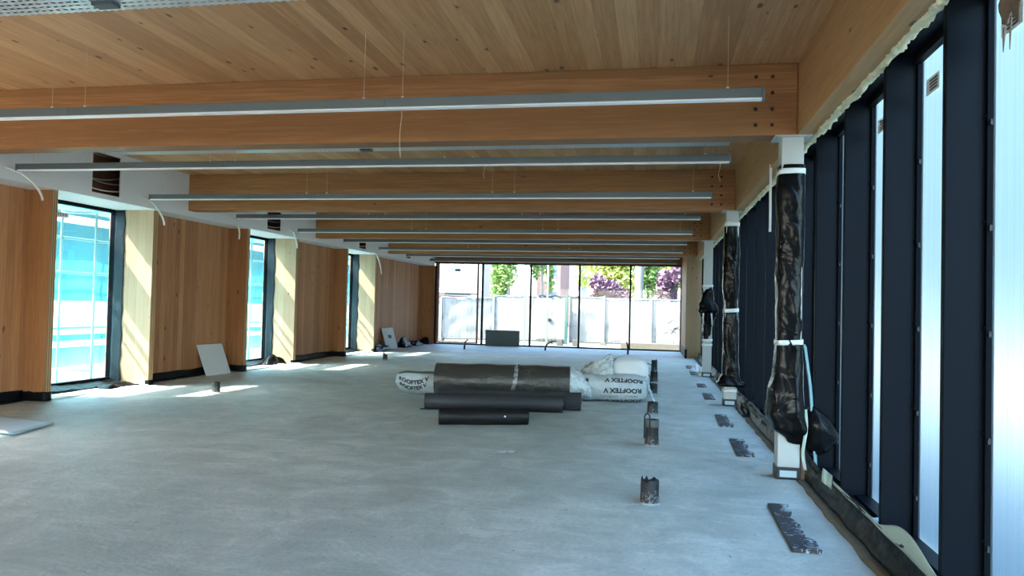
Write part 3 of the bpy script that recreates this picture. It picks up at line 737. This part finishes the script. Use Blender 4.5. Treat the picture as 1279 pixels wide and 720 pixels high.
stub(-7.25,20.05,.06,.17,'black pipe stub with drooping sleeve farther along the left wall',22,ragged=.05,group='black pipe stubs near the left wall')
for k,(x,y,h,lean,lab) in enumerate(((-6.62,26.5,.32,.06,'short black cable stub rising before the left far bay'),(-3.8,27.2,.32,.16,'short black leaning cable stub before the middle far bay'),(-.83,26.5,.42,-.03,'tall black cable stub behind the white pack'))):
    o=MB().tube([(x,y,-.01),(x+.01,y,h*.4),(x+lean*.6,y,h*.8),(x+lean*1.6,y+.02,h),(x+lean*2.6,y+.03,h*.97)],[.035,.034,.028,.02,.014],8).build('cable_stub',M['black'],origin=(x,y,0)); tag(o,lab,'cable','cable stubs before the far glazing')

# ------------------------------------------------------------------ rolls
def roll(name,p0,p1,r,mat,label,seed=0,lumps=.004,tail=None,core=True,squash=1.0,group='membrane rolls on the floor'):
    A=Vector(p0); B=Vector(p1); t=thing(name,((A.x+B.x)/2,(A.y+B.y)/2,0),label,'roll',group)
    ax=(B-A).normalized(); side=Vector((ax.y,-ax.x,0)); L=(B-A).length
    def P(u,a,rr): 
        c=A+ax*(L*u); return c+side*(math.cos(a)*rr)+Vector((0,0,r*squash+math.sin(a)*rr*squash))
    def fn(i,j):
        a=2*PI*j; rr=r+lumps*nz(i*L*2,math.cos(a),math.sin(a),1.6,seed)
        q=P(i,a,rr); q.z=max(q.z,.002); return q
    MB().grid(fn,40,40,cv=True).build('sheet',mat,t)
    # spiral ends
    for u,s in ((0,-1),(1,1)):
        m=MB()
        m.grid(lambda i,j:(lambda q: q+ax*(s*(.004 if int(i*12)%2 else -.006)))(P(u,2*PI*j,max(.001,r*(.995 if i==0 else 1-.75*i)))),13,40,cv=True)
        m.build('roll_end',mat,t)
        if core:
            c0=P(u,0,0); MB().tube([c0-ax*.05*s,c0+ax*.012*s],r*.27,20).build('core',M['core'],t)
    if tail:
        MB().grid(lambda i,j:(lambda q: Vector((q.x,q.y,.006+.006*nz(i*3,j*3,0,2,seed)+.05*max(0,j-.9))))(A+ax*(L*(tail[0]+(tail[1]-tail[0])*i))+side*(r*.2+tail[2]*j)),24,8).build('loose_edge',mat,t,solid=.005)
    return t,P
roll('membrane_roll',(-2.70,9.55,0),(-1.60,9.93,0),.108,M['roll_black'],'short black membrane roll, nearest of the rolls on the floor',1)
o=MB().tube([(-1.86,9.71,.125),(-1.86,9.70,.127)],.013,10).build('white_blob',M['white_roll'],origin=(-1.86,9.71,.12)); 
for ob in list(COL.objects):
    if ob.name=='membrane_roll': o.parent=ob; o.location=Vector((-1.86,9.71,.12))-ob.location
o.name='paint_spot'
roll('membrane_roll',(-3.32,10.97,0),(-1.30,11.30,0),.115,M['roll_grey'],'long dark grey membrane roll with a loose edge, behind the short black roll',2,tail=(-.03,1,.12))
roll('membrane_roll',(-3.22,11.36,0),(-1.05,11.56,0),.135,M['roll_rough'],'long rough slate roll lying between the grey roll and the large wrapped roll',3,lumps=.008)
big,PB=roll('membrane_roll',(-3.60,12.50,0),(-1.36,12.78,0),.285,M['big_roll'],'largest roll, dark grey and wrapped in clear film',4,lumps=.012)
# clear film tails on the large roll, with a strap
def fr_(i,j):
    u=1.0+.16*i; a=-.9+3.6*j; rr=.29*(1-.5*i)+.03*nz(i*3,j*6,0,2); q=PB(u,a,rr); q.z=max(.004,q.z-.10*i*i); return q
MB().grid(fr_,12,30).build('film_tail',M['milky'],big,solid=.002)
MB().grid(lambda i,j:PB(.585+.03*i+.012*math.sin(j*5),2*PI*j,.299),3,40,cv=True).build('film_strap',M['clear'],big)

# printed packs
def text_flat(txt):
    cu=bpy.data.curves.new('tmp_text','FONT'); cu.body=txt; cu.size=1.0; cu.offset=.048; cu.resolution_u=3
    ob=bpy.data.objects.new('tmp_text',cu); COL.objects.link(ob)
    dg=bpy.context.evaluated_depsgraph_get(); me=bpy.data.meshes.new_from_object(ob.evaluated_get(dg))
    bpy.data.objects.remove(ob); bpy.data.curves.remove(cu)
    import bmesh
    bm=bmesh.new(); bm.from_mesh(me); bmesh.ops.triangulate(bm,faces=bm.faces)
    bmesh.ops.subdivide_edges(bm,edges=[e for e in bm.edges if e.calc_length()>.25],cuts=2); bmesh.ops.triangulate(bm,faces=bm.faces)
    vs=[tuple(v.co) for v in bm.verts]; fs=[[v.index for v in f.verts] for f in bm.faces]; bm.free(); bpy.data.meshes.remove(me)
    x0=min(v[0] for v in vs); x1=max(v[0] for v in vs); y0=min(v[1] for v in vs); y1=max(v[1] for v in vs)
    return [((v[0]-x0)/(x1-x0),(v[1]-y0)/(y1-y0)) for v in vs],fs
TX={t:text_flat(t) for t in ('ROOFTEX V','ROO')}
def lettering(mb,txt,fn,flip=False):
    vs,fs=TX[txt]
    vs=[(1-a,1-b) if flip else (a,b) for a,b in vs]
    return mb.add([fn(a,b) for a,b in vs],fs)
# right pack: upside-down print
pk=thing('wrapped_pack',(-.63,13.0,0),'white film pack with upside-down black print and torn top, right of the rolls','pack','printed film packs')
def pack(u,a,off=0.0):   # u 0..1 along x, a angle (0 = front, pi/2 = top)
    x=-1.26+1.18*u
    endk=1-.30*abs(2*u-1)**8
    ry=.30*endk; rz=.235*endk
    c,s_=math.cos(a),math.sin(a); p=3.2; r=(abs(c)**p+abs(s_)**p)**(-1/p)
    yy=13.0-.06*(1-2*u)*.5-ry*r*c; zz=.235+rz*r*s_
    n=.022*nz(x,yy,zz,4,3)+.012*nz(x,yy,zz,11,6)+.02*max(0,s_)*nz(x,yy,zz,3,8)
    k=(n+off)
    return Vector((x+.01*nz(x,yy,zz,5,1),yy-c*k,max(.003,zz+s_*k)))
MB().grid(lambda i,j:pack(i,2*PI*j),90,64,cv=True).build('film_wrap',M['pack_film'],pk)
for u in (0,1): MB().grid(lambda i,j:(lambda q,c: c+(q-c)*(1-i))(pack(u,2*PI*j),Vector((-1.26+1.18*u+(.04 if u else -.04),13.0,.22))),6,64,cv=True).build('end_fold',M['pack_film'],pk)
def za(z): # front angle for height z
    s=(z-.235)/.235; s=max(-1,min(1,s)); 
    lo,hi=-PI/2,PI/2
    for _ in range(30):
        m=(lo+hi)/2; c,q=math.cos(m),math.sin(m); r=(abs(c)**3.2+abs(q)**3.2)**(-1/3.2)
        if r*q<s: lo=m
        else: hi=m
    return lo
for (txt,u0,u1,z0,z1) in (('ROOFTEX V',.40,.93,.165,.245),('ROOFTEX V',.42,.94,.335,.40),('ROO',.04,.185,.165,.245),('ROO',.04,.19,.335,.395),('ROOFTEX V',.42,.94,.022,.06)):
    lettering(MB(),txt,lambda a,b:pack(u0+(u1-u0)*a,za(z0+(z1-z0)*b),.006),True).build('lettering',M['ink'],pk)
l2=MB()
rnd=random.Random(3)
for (u0,u1) in ((.36,.60),(.70,.88),(.05,.2)):
    u=u0
    while u<u1:
        w=.008+.012*rnd.random()
        l2.add([pack(u,za(.10),.006),pack(u+w,za(.10),.006),pack(u+w,za(.125),.006),pack(u,za(.125),.006)],[(0,1,2,3)]); u+=w+.006
l2.build('small_print',M['grey_post'],pk)
# white roll bulging out of the torn top
def wrl(i,j):
    a=2*PI*j; x=-.72+.66*i; e=1-.55*abs(2*i-1)**5
    y=13.28; r=.235*e*(1+.10*nz(x,math.cos(a),math.sin(a),2.2,3))
    return (x,y+r*math.cos(a)*1.05-.10*i*.3,.47+r*1.06*math.sin(a)+.03*math.sin(i*3))
MB().grid(wrl,34,40,cv=True).build('fleece_roll',M['white_roll'],pk)
# torn flap rising to a peak
def flap(i,j):
    x=-1.24+.60*i; peak=.40*(i**.8)*(1 if i<.93 else (1-i)/.07*.6+.4)
    y=12.80+.34*j+.03*nz(i*3,j*3,0,2); z=.40+(.02+peak)*j**.85+.04*nz(i*5,j*4,0,1.5,5)
    return (x+.03*nz(i*4,j*4,1,2),y,z)
MB().grid(flap,30,18).build('torn_flap',M['milky'],pk,solid=.003)
def flap2(i,j):
    x=-1.22+.30*i; return (x,12.98+.22*j,.42+.20*math.sin(i*PI*.8)*j+.05*nz(i*4,j*4,0,2,7))
MB().grid(flap2,18,12).build('yellow_lining',simple('yellowish_lining',(.42,.40,.24),.6,var=.15,scale=8),pk,solid=.003)
MB().grid(lambda i,j:(-.70+.09*j+.02*nz(i*3,j*3,0,2),13.10+.16*i,.52+.20*(1-abs(2*i-1))*(.4+.6*j)),10,8).build('dark_interior',M['membrane'],pk,solid=.003)  # black sheet at the dark hole in the torn top
def skirt(i,j):
    return (-.10+.17*j+.04*nz(i*4,j*4,0,2,9),12.86+.34*i,max(.004,.42*(1-j)**1.5+.03*nz(i*5,j*5,0,2,2)*(1-j)))
MB().grid(skirt,16,16).build('film_tail',M['milky'],pk,solid=.003)
# left pack: upright print on the drooping end
pk2=thing('wrapped_pack',(-4.0,12.7,0),'white film pack with upright black print, left of the largest roll','pack','printed film packs')
def pack2(u,a,off=0.0):
    x=-4.36+.72*u; e=.62+.38*min(1,u/.28)**.6
    y0=12.78; r0=.205*e; c,s_=math.cos(a),math.sin(a)
    n=.016*nz(x,c,s_,3,5)+.010*nz(x,c*2,s_*2,4,6)
    rr=r0+n+off
    return Vector((x-.02*s_,y0-1.1*rr*c,max(.003,.205+rr*s_)))
MB().grid(lambda i,j:pack2(i,2*PI*j),50,56,cv=True).build('film_wrap',M['pack_film'],pk2)
MB().grid(lambda i,j:(lambda q,c:c+(q-c)*(1-i)+Vector((-.05*math.sin(i*PI/2),0,0)))(pack2(0,2*PI*j),Vector((-4.36,12.78,.2))),7,56,cv=True).build('end_fold',M['pack_film'],pk2)
MB().grid(lambda i,j:(lambda q,c:c+(q-c)*(1-i))(pack2(1,2*PI*j),Vector((-3.64,12.78,.2))),4,56,cv=True).build('end_fold',M['pack_film'],pk2)
for (u0,u1,a0,a1,dr) in ((.10,.86,.10,.48,.42),(.12,.80,-.42,-.08,.36)):
    lettering(MB(),'ROOFTEX V',lambda a,b:pack2(u0+(u1-u0)*a,a0+(a1-a0)*b-dr*math.sin(a*PI)+.15,.005)).build('lettering',M['ink'],pk2)
MB().grid(lambda i,j:pack2(.05+.9*i,.95+.28*j-.1*math.sin(i*PI),.004),14,4).build('print_stripe',M['green_post'],pk2)

# ------------------------------------------------------------------ loose boards
def leaning(x0,y0,x1,y1,h,lean,mat,label,hole=False,t=.02):
    A=Vector((x0,y0,0)); B=Vector((x1,y1,0)); nrm=Vector((-(B-A).y,(B-A).x,0)).normalized()
    if nrm.x>0: nrm=-nrm
    T=nrm*lean+Vector((0,0,h)); k=nrm*t
    r=thing('leaning_board',((x0+x1)/2,(y0+y1)/2,0),label,'board')
    v=[A,B,B+T,A+T,A+k,B+k,B+T+k,A+T+k]
    MB().add(v,[(0,1,2,3),(7,6,5,4),(0,4,5,1),(1,5,6,2),(2,6,7,3),(3,7,4,0)]).build('panel',mat,r)
    if hole:
        f=lambda u,w:A+(B-A)*u+T*w-k*.15
        MB().add([f(.38,.5),f(.68,.5),f(.68,.66),f(.38,.66)],[(0,1,2,3)]).build('socket_hole',M['black'],r,solid=.004)
    return r
leaning(-8.86,14.05,-8.80,14.85,.62,.25,M['board_white'],'white plasterboard offcut leaning on the left wall, before the second window')
leaning(-8.88,24.7,-8.80,25.6,.72,.22,M['board_white'],'small white panel with dark hole leaning on the far left wall',True)
g=MB().box(-6.43,-5.08,YG-.27,YG-.22,.0,.62).build('grey_board',M['board_grey'],origin=(-5.75,YG-.24,0),bevel=.004); tag(g,'dark grey board standing on edge before the far glazing','board')
def fi(i,j):
    P0=Vector((-8.35,8.35,0)); e1=Vector((1.28,-.32,0)); e2=Vector((.20,-.85,0))
    q=P0+e1*j+e2*i; q.z=.025+.012*nz(q.x,q.y,0,2)+.02*(i>.95); return q
sh=MB().grid(fi,10,16).build('insulation_sheet',M['board_blue'],origin=(-7.6,7.9,0),solid=.02); tag(sh,'pale blue sheet lying flat on the floor at the left edge','sheet')

# ------------------------------------------------------------------ debris
def crumple(name,x,y,sx,sy,h,mat,label,seed,cat='scrap'):
    def fn(i,j):
        a,b=2*i-1,2*j-1; e=max(0,1-max(abs(a),abs(b))**3)
        return (x+sx*a*(1+.25*nz(i*2,j*2,0,1.5,seed)),y+sy*b*(1+.25*nz(i*2,j*2,3,1.5,seed)),.004+.75*h*e*max(0.08,.6+.75*nz(i*2,j*2,1,1.4,seed)+.22*abs(nz(i*6,j*6,1,1.2,seed))))
    o=MB().grid(fn,26,26,smooth=True).build(name,mat,origin=(x,y,0),solid=.004); return tag(o,label,cat)
crumple('membrane_scrap',-9.0,11.55,.24,.42,.16,M['membrane'],'crumpled black membrane on the sill of the nearest left window',2)
crumple('membrane_scrap',-9.0,17.1,.24,.40,.28,M['membrane'],'crumpled black membrane on the sill of the second left window',5)
crumple('plastic_sheet',-8.72,17.2,.16,.7,.07,M['white_roll'],'crumpled white plastic on the floor below the second left window',6)
crumple('plastic_sheet',-8.72,11.3,.13,.9,.05,M['white_roll'],'crumpled white plastic on the floor below the nearest left window',7)
crumple('membrane_scrap',-8.85,23.9,.22,.8,.36,M['membrane'],'heap of black membrane left of the small holed panel',8)
crumple('membrane_scrap',-8.85,26.4,.2,.5,.45,M['membrane'],'heap of black membrane right of the small holed panel',9)
crumple('cable_coil',-8.85,27.8,.18,.5,.26,M['membrane'],'dark rubble heap near the far left corner',10,'rubble')
crumple('membrane_scrap',-8.78,28.85,.2,.25,.40,M['membrane'],'black membrane heap in the far left corner',12)
crumple('plastic_bag',1.12,20.2,.16,.35,.24,M['white_roll'],'crumpled white plastic bag on the floor beyond the third column',14,'bag')
crumple('plastic_bag',1.20,19.6,.08,.14,.08,M['leaf_yellow'],'small yellow-green wrapper beside the white bag',15,'wrapper')
crumple('membrane_scrap',1.40,12.2,.07,.5,.16,M['membrane'],'shiny black membrane heap at the glazing foot by the second column',17)
crumple('membrane_scrap',1.40,17.6,.07,.6,.16,M['membrane'],'shiny black membrane heap at the glazing foot by the third column',18)
for k,(x,y) in enumerate(((-1.55,7.98),(-1.46,8.02))):
    o=MB().grid(lambda i,j:(x+.035*(2*i-1),y+.05*(2*j-1),.006+.012*nz(i*3,j*3,k,2)),6,6).build('paper_scrap',M['white_roll'],origin=(x,y,0),solid=.002); tag(o,['tiny white paper scrap on the open floor, left of two','tiny white paper scrap on the open floor, right of two'][k],'scrap')

# ------------------------------------------------------------------ outside: left
pv=MB().box(2.1,9.0,-30,120,-.259,-.24).build('dark_ground_strip',simple('dark_blue_grey_ground',(.05,.075,.085),.8),origin=(5,30,-.26)); tag(pv,'added dark ground strip outside, dims the foot of the filmed glazing','paving',kind='structure')  # dark strip added so the lower part of the film looks less white
gr=MB().box(-60,60,-40,120,-.5,-.26).build('ground_outside',M['ground'],origin=(0,30,-.3)); tag(gr,'pale sandy ground outside the hall','ground',kind='structure')
nt_=thing('scaffold_netting',(-9.98,15,0),'teal debris netting hung on the scaffold outside the left windows','netting')
def fnet(i,j):
    y=7.0+27*i; z=-.25+8.3*j
    return (-9.98+.025*math.sin(y*5.1)+.05*nz(y,z,0,.5,2)+.04*nz(y,z*2,0,1.2,4)+.02*math.sin(z*3.1),y,z)
MB().grid(fnet,220,40).build('net_sheet',M['net'],nt_)
lev=[.85,1.85,3.16]
for k in range(3,8):
    y=1.3+2.75*k
    t=thing('scaffold_bay',(-10.4,y,-.26),['','','','scaffold frame outside the nearest left window','scaffold frame outside between the first two left windows','scaffold frame outside the second left window','scaffold frame outside between second and last left windows','scaffold frame outside the farthest left window','','',''][k] or 'scaffold frame outside the left wall, out of view','scaffold','scaffold frames outside the left wall')
    for x in (-10.8,-10.08): MB().tube([(x,y,-.26),(x,y,6)],.024,8).build('standard',M['scaf'],t)
    for z in (.2,1.2,3.1,5.1): MB().tube([(-10.8,y,z),(-10.08,y,z)],.024,8).build('transom',M['scaf'],t)
for k,(x,z,lab) in enumerate(((-10.85,.95,'lower scaffold rail outside the left windows'),(-10.85,2.0,'middle scaffold rail outside the left windows'),(-10.85,2.65,'upper scaffold rail outside the left windows'))):
    o=MB().tube([(x,-5,z),(x,32,z)],.026,8).build('scaffold_tube',M['scaf'],origin=(x,10,z)); tag(o,lab,'scaffold','scaffold rails outside the left windows')
o=MB().box(-10.78,-10.12,-5,32,3.15,3.20).build('scaffold_deck',M['scaf'],origin=(-10.45,10,3.15)); tag(o,'scaffold deck boards above the left windows','scaffold')
for (z0,z1,lab) in ((.82,1.46,'broad white band standing in for bright sky outside the left windows'),(.58,.70,'narrow white strip standing in for bright background, low outside the left windows'),(2.95,3.1,'white strip standing in for bright sky, high outside the left windows')):
    o=MB().grid(lambda i,j:(-10.93+.04*nz(37*i,j*2,z0,1.1),-5+37*i,z0+(z1-z0)*j+.02*nz(37*i,0,z0,.7)),90,6).build('bright_sky_band',M['sky_band'],origin=(-10.93,10,z0)); tag(o,lab,'sheeting','white bands standing in for bright sky')  # white bands standing in for overexposed background seen through gaps
o=MB().box(-26,-20,-10,48,-.3,6).build('outside_block',M['b_grey'],origin=(-23,20,0)); tag(o,'white neighbouring building behind the teal netting','building')
# outside right: dark block added to dim the view through the film
o=MB().box(14,22,-2,120,-.3,15.0).build('outside_block',M['b_backdrop'],origin=(19,10,0)); tag(o,'added dark blue block outside the filmed right glazing, dimming it','building')

# ------------------------------------------------------------------ outside: far end
YF=38.0
def fence(x0,y0,x1,y1,h,label,post='grey_post',pt=True):
    t=thing('site_fence',((x0+x1)/2,(y0+y1)/2,-.26),label,'fence','sheeted site fence panels')
    A=Vector((x0,y0,0)); B=Vector((x1,y1,0)); L=(B-A).length
    def fn(i,j):
        q=A+(B-A)*i; sag=.05*math.sin(i*PI)+.04*nz(q.x,q.y,j,1.1,3)
        return (q.x,q.y+.05*nz(q.x,j*2,0,2.2),-.18+(h+.18-sag*j)*j)
    MB().grid(fn,26,14).build('white_sheet',M['sheet'],t,solid=.01)
    f=MB()
    for z in (-.1,h-.05): f.tube([(A.x,A.y-.03,z),(B.x,B.y-.03,z)],.02,6)
    f.tube([(A.x,A.y-.03,-.2),(A.x,A.y-.03,h)],.022,6)
    f.build('wire_frame',M['grey_post'],t)
    MB().box(B.x-.05,B.x+.05,B.y-.09,B.y+.0,-.26,h+.04).build('post',M[post],t)
    MB().box(B.x-.14,B.x+.14,B.y-.3,B.y+.25,-.26,-.12).build('foot_block',M['curb'],t)
fx=[-12.5,-10.4,-8.15,-5.4,-4.0,-2.55,.05]
fence(-13.2,37.0,-10.6,37.4,1.85,'sheeted fence panel seen through the left far bay, left half')
fence(-10.6,37.4,-8.0,YF,2.0,'sheeted fence panel seen through the left far bay, right half')
fence(-8.0,YF,-5.1,YF,2.15,'sheeted fence panel behind the grey board')
fence(-5.1,YF,-4.45,YF,2.1,'narrow sheeted fence panel left of the green post')
gate=thing('fence_gate',(-4.4,YF-.3,-.26),'sheeted gate with dark green post in the middle bay','gate')
MB().grid(lambda i,j:(-5.75+1.55*i,YF-.35+.05*nz(i*4,j*4,0,2),-.1+2.15*j),16,16).build('white_sheet',M['sheet'],gate,solid=.01)
MB().box(-4.30,-4.16,YF-.42,YF-.28,-.26,2.15).build('green_post',M['green_post'],gate)
MB().tube([(-5.65+2.1*i/10,YF-.35,2.12+.05*math.sin(i*2)) for i in range(11)],[.05+.03*math.sin(i*3) for i in range(11)],7).build('branch_roll',M['twig'],gate)
MB().box(-5.15,-4.98,YF-.42,YF-.38,.85,1.0).build('latch',M['black'],gate)
fence(-4.1,YF,-2.4,YF,2.15,'sheeted fence panel with grey post in the fourth bay, left half')
fence(-2.4,YF,-.1,YF,2.1,'sheeted fence panel in the fourth bay, right half')
fence(-.1,YF,2.6,YF,2.1,'sheeted fence panel behind the low curb in the right bay')
o=MB().box(-1.35,1.9,33.0,33.5,-.26,.12).build('concrete_curb',M['curb'],origin=(.2,33.2,-.26),bevel=.02); tag(o,'low concrete curb outside the right far bay','curb')
for k,(x,lab) in enumerate(((-4.35,'small concrete block by the green gate post, left of two'),(-3.6,'small concrete block by the green gate post, right of two'))):
    o=MB().box(x-.13,x+.13,36,36.3,-.26,.05).build('concrete_block',M['curb'],origin=(x,36,-.26),bevel=.02); tag(o,lab,'block')
br=thing('fallen_branch',(.9,36.8,.6),'dark bare branches caught on the fence in the right bay','branch')
rnd=random.Random(11)
for q in range(9):
    p=Vector((.65+.7*rnd.random(),36.9,(.4+.5*rnd.random()) if q else -.24)); d=Vector((rnd.uniform(-.5,.5),.1,rnd.uniform(-.2,.5)))
    MB().tube([p,p+d*.5+Vector((0,0,.05)),p+d],[.03,.02,.008],5).build('twig',M['twig'],br)
def tree(x,y,cz,rx,ry,rz,mat,label,trunk=.12,nleaf=1500,size=.2,seed=0,lean=0,bark='twig'):
    t=thing('tree',(x,y,-.26),label,'tree','trees beyond the fence')
    rnd=random.Random(seed); m=MB()
    blobs=[(Vector((rnd.uniform(-.55,.55)*rx,rnd.uniform(-.5,.5)*ry,rnd.uniform(-.6,.6)*rz)),rnd.uniform(.35,.6)) for _ in range(9)]
    for q in range(nleaf):
        c,s_=rnd.choice(blobs)
        d=Vector((rnd.gauss(0,1),rnd.gauss(0,1),rnd.gauss(0,1))).normalized()*rnd.random()**.35
        p=Vector((x+lean,y,cz))+c+Vector((d.x*rx*s_,d.y*ry*s_,d.z*rz*s_))
        if p.z<.4: continue
        a=Vector((rnd.gauss(0,1),rnd.gauss(0,1),rnd.gauss(0,1))).normalized(); b=a.orthogonal().normalized(); s2=size*rnd.uniform(.5,1.2)
        m.add([p-a*s2,p+b*s2*.5,p+a*s2,p-b*s2*.5],[(0,1,2,3)])
    m.build('foliage',M[mat],t)
    tk=MB().tube([(x,y,-.26),(x+lean*.4,y,cz*.5),(x+lean,y,cz+rz*.4)],[trunk,trunk*.8,trunk*.4],8)
    for q in range(3):
        a=q*2.1; tk.tube([(x+lean*.6,y,cz*.7),(x+lean+rx*.4*math.cos(a),y+ry*.3*math.sin(a),cz+rz*.35)],[trunk*.5,trunk*.15],6)
    tk.build('trunk',M[bark],t)
tree(-8.75,47,4.4,1.25,1.3,3.0,'leaf_green','tall green tree with pale leaning trunk in the second far bay',.17,2800,.2,1,-.5,'bark_white')
tree(-7.15,49,5.0,.85,1.2,2.9,'leaf_green','green tree across the second and third far bays',.12,1500,.2,2,0,'bark_white')
tree(-2.75,44,2.35,1.2,1.2,1.15,'leaf_purple','purple plum shrub in the fourth far bay',.08,2600,.14,3)
tree(-1.75,43.5,2.1,.55,.7,.8,'leaf_purple','small purple plum shrub left of the pale trunk',.06,900,.13,4)
tree(-2.6,54,4.6,2.6,1.8,2.2,'leaf_yellow','yellow-green tree behind the purple shrubs',.14,3000,.24,5)
tree(-.35,50,3.8,.95,1.0,2.6,'leaf_green','green tree right of the pale trunk',.12,1700,.2,6)
tree(.85,44,2.9,.85,1.1,1.7,'leaf_purple','tall purple plum shrub at the right end of far glazing',.09,2400,.14,7)
tree(1.6,56,4.9,2.0,1.8,2.4,'leaf_yellow','yellow-green tree at far right behind the purple shrub',.14,2200,.24,8)
o=MB().tube([(-.75,41.0,-.26),(-.74,41,1.5),(-.76,41,3.0),(-.73,41,4.2),(-.6,41,5.5)],[.27,.23,.22,.25,.2],14); o.tube([(-.75,41,3.6),(-1.15,41,4.6),(-1.4,41,5.6)],[.14,.12,.08],10); o.tube([(-.72,41,3.5),(-.35,41,4.3),(.1,41,5.4)],[.13,.11,.08],10)
t=thing('bare_tree',(-.75,41,-.26),'thick pale tree trunk in the right far bay','tree'); o.build('trunk',M['bark_white'],t)
def building(x0,x1,y,h,mat,label,wins,wm='b_win'):
    t=thing('building',((x0+x1)/2,y,-.26),label,'building')
    MB().box(x0,x1,y,y+8,-.26,h).build('wall',M[mat],t)
    MB().box(x0-.2,x1+.2,y-.2,y+8,h,h+.3).build('roof',M['b_white'],t)
    for (a,b,z0,z1) in wins:
        w=MB().box(a,b,y-.05,y+.02,z0,z1).build('window',M['b_white'],t); MB().box(a+.08,b-.08,y-.08,y-.05,z0+.08,z1-.08).build('pane',M[wm],w,origin=parent_world(t))
building(-20.5,-14.9,66,9,'b_white','large white building behind the left far bay',[(-18.2,-17.0,4.6,5.3)])
building(-11.0,-8.75,72,14,'b_pink','salmon pink apartment building in the middle far bay',[(-10.2,-8.95,4.4,6.0),(-10.2,-8.95,1.6,3.2),(-10.2,-8.95,7.2,9)])
building(-10.1,-7.9,84,16,'b_white','white apartment tower right of the pink building',[(-8.9,-8.2,2.0+1.5*i,2.9+1.5*i) for i in range(6)],'grey_post')
building(-22,-15.5,55,2.3,'b_pink','low pink house at the left of the far view',[(-18,-16.9,1.0,1.9)])
for k,(x,lab) in enumerate(((-5.55,'thin white pole outside the second far bay'),(-4.56,'thin white pole outside the middle far bay'))):
    o=MB().box(x-.04,x+.04,33,33.08,-.26,4.2).build('white_pole',M['white_steel'],origin=(x,33,-.26)); tag(o,lab,'pole')

# ------------------------------------------------------------------ back of hall (behind the camera)
o=MB().box(-9.9,1.95,Y0-.15,Y0,0,.12).build('wall_back',M['white_paint'],origin=(0,Y0,0)); tag(o,'low white wall at the back of the hall','wall',kind='structure')
bw=struct('window_40',(-4,Y0,1),'added glazed opening at the unseen back of the hall, for daylight','window')
for x in (-9.7,-7.4,-5.1,-2.8,-.5,1.7): MB().box(x-.04,x+.04,Y0-.1,Y0,.12,ZC).build('mullion',M['dark_frame2'],bw)
MB().box(-9.7,1.7,Y0-.06,Y0-.04,.12,ZC).build('pane',M['clear_glass'],bw)  # back glazing added to bring in daylight from behind the camera

# ------------------------------------------------------------------ light
w=bpy.data.worlds.new('World'); SC.world=w; w.use_nodes=True; nt=w.node_tree; nt.nodes.clear()
sky=nt.nodes.new('ShaderNodeTexSky'); sky.sky_type='NISHITA'; sky.sun_disc=False; sky.sun_elevation=math.radians(47)
S=Vector((-1,-.46,1.2)).normalized(); sky.sun_rotation=math.atan2(S.x,S.y); sky.altitude=300; sky.dust_density=1.5
bg=nt.nodes.new('ShaderNodeBackground'); bg.inputs[1].default_value=.5; wo=nt.nodes.new('ShaderNodeOutputWorld')
nt.links.new(sky.outputs[0],bg.inputs[0]); nt.links.new(bg.outputs[0],wo.inputs[0])
sl=bpy.data.lights.new('sun','SUN'); sl.energy=5.6; sl.angle=math.radians(.55); sl.color=(1,.95,.86)
so=bpy.data.objects.new('sun',sl); COL.objects.link(so); so.rotation_euler=S.to_track_quat('Z','Y').to_euler(); so.location=(-40,-20,50)

# ------------------------------------------------------------------ camera
f,yaw,pit,rol=949.46,.1841,.0246,.0232
F=Vector((-math.sin(yaw)*math.cos(pit),math.cos(yaw)*math.cos(pit),math.sin(pit)))
R=F.cross(Vector((0,0,1))).normalized(); U=R.cross(F)
R2=R*math.cos(rol)+U*math.sin(rol); U2=-R*math.sin(rol)+U*math.cos(rol)
cd=bpy.data.cameras.new('camera'); cd.sensor_width=36; cd.lens=36*f/1279; cd.clip_end=400; cd.clip_start=.05
co=bpy.data.objects.new('camera',cd); COL.objects.link(co)
mw=Matrix((R2,U2,-F)).transposed().to_4x4(); mw.translation=(0,0,1.55); co.matrix_world=mw
SC.camera=co
SC.view_settings.view_transform='Standard'; SC.view_settings.look='None'; SC.view_settings.gamma=1; SC.view_settings.use_curve_mapping=False
SC.view_settings.exposure=3.0
cy=SC.cycles; cy.use_denoising=True; cy.max_bounces=14; cy.diffuse_bounces=7; cy.transmission_bounces=8; cy.transparent_max_bounces=16; cy.glossy_bounces=5
cy.caustics_reflective=False; cy.caustics_refractive=True; cy.sample_clamp_indirect=12
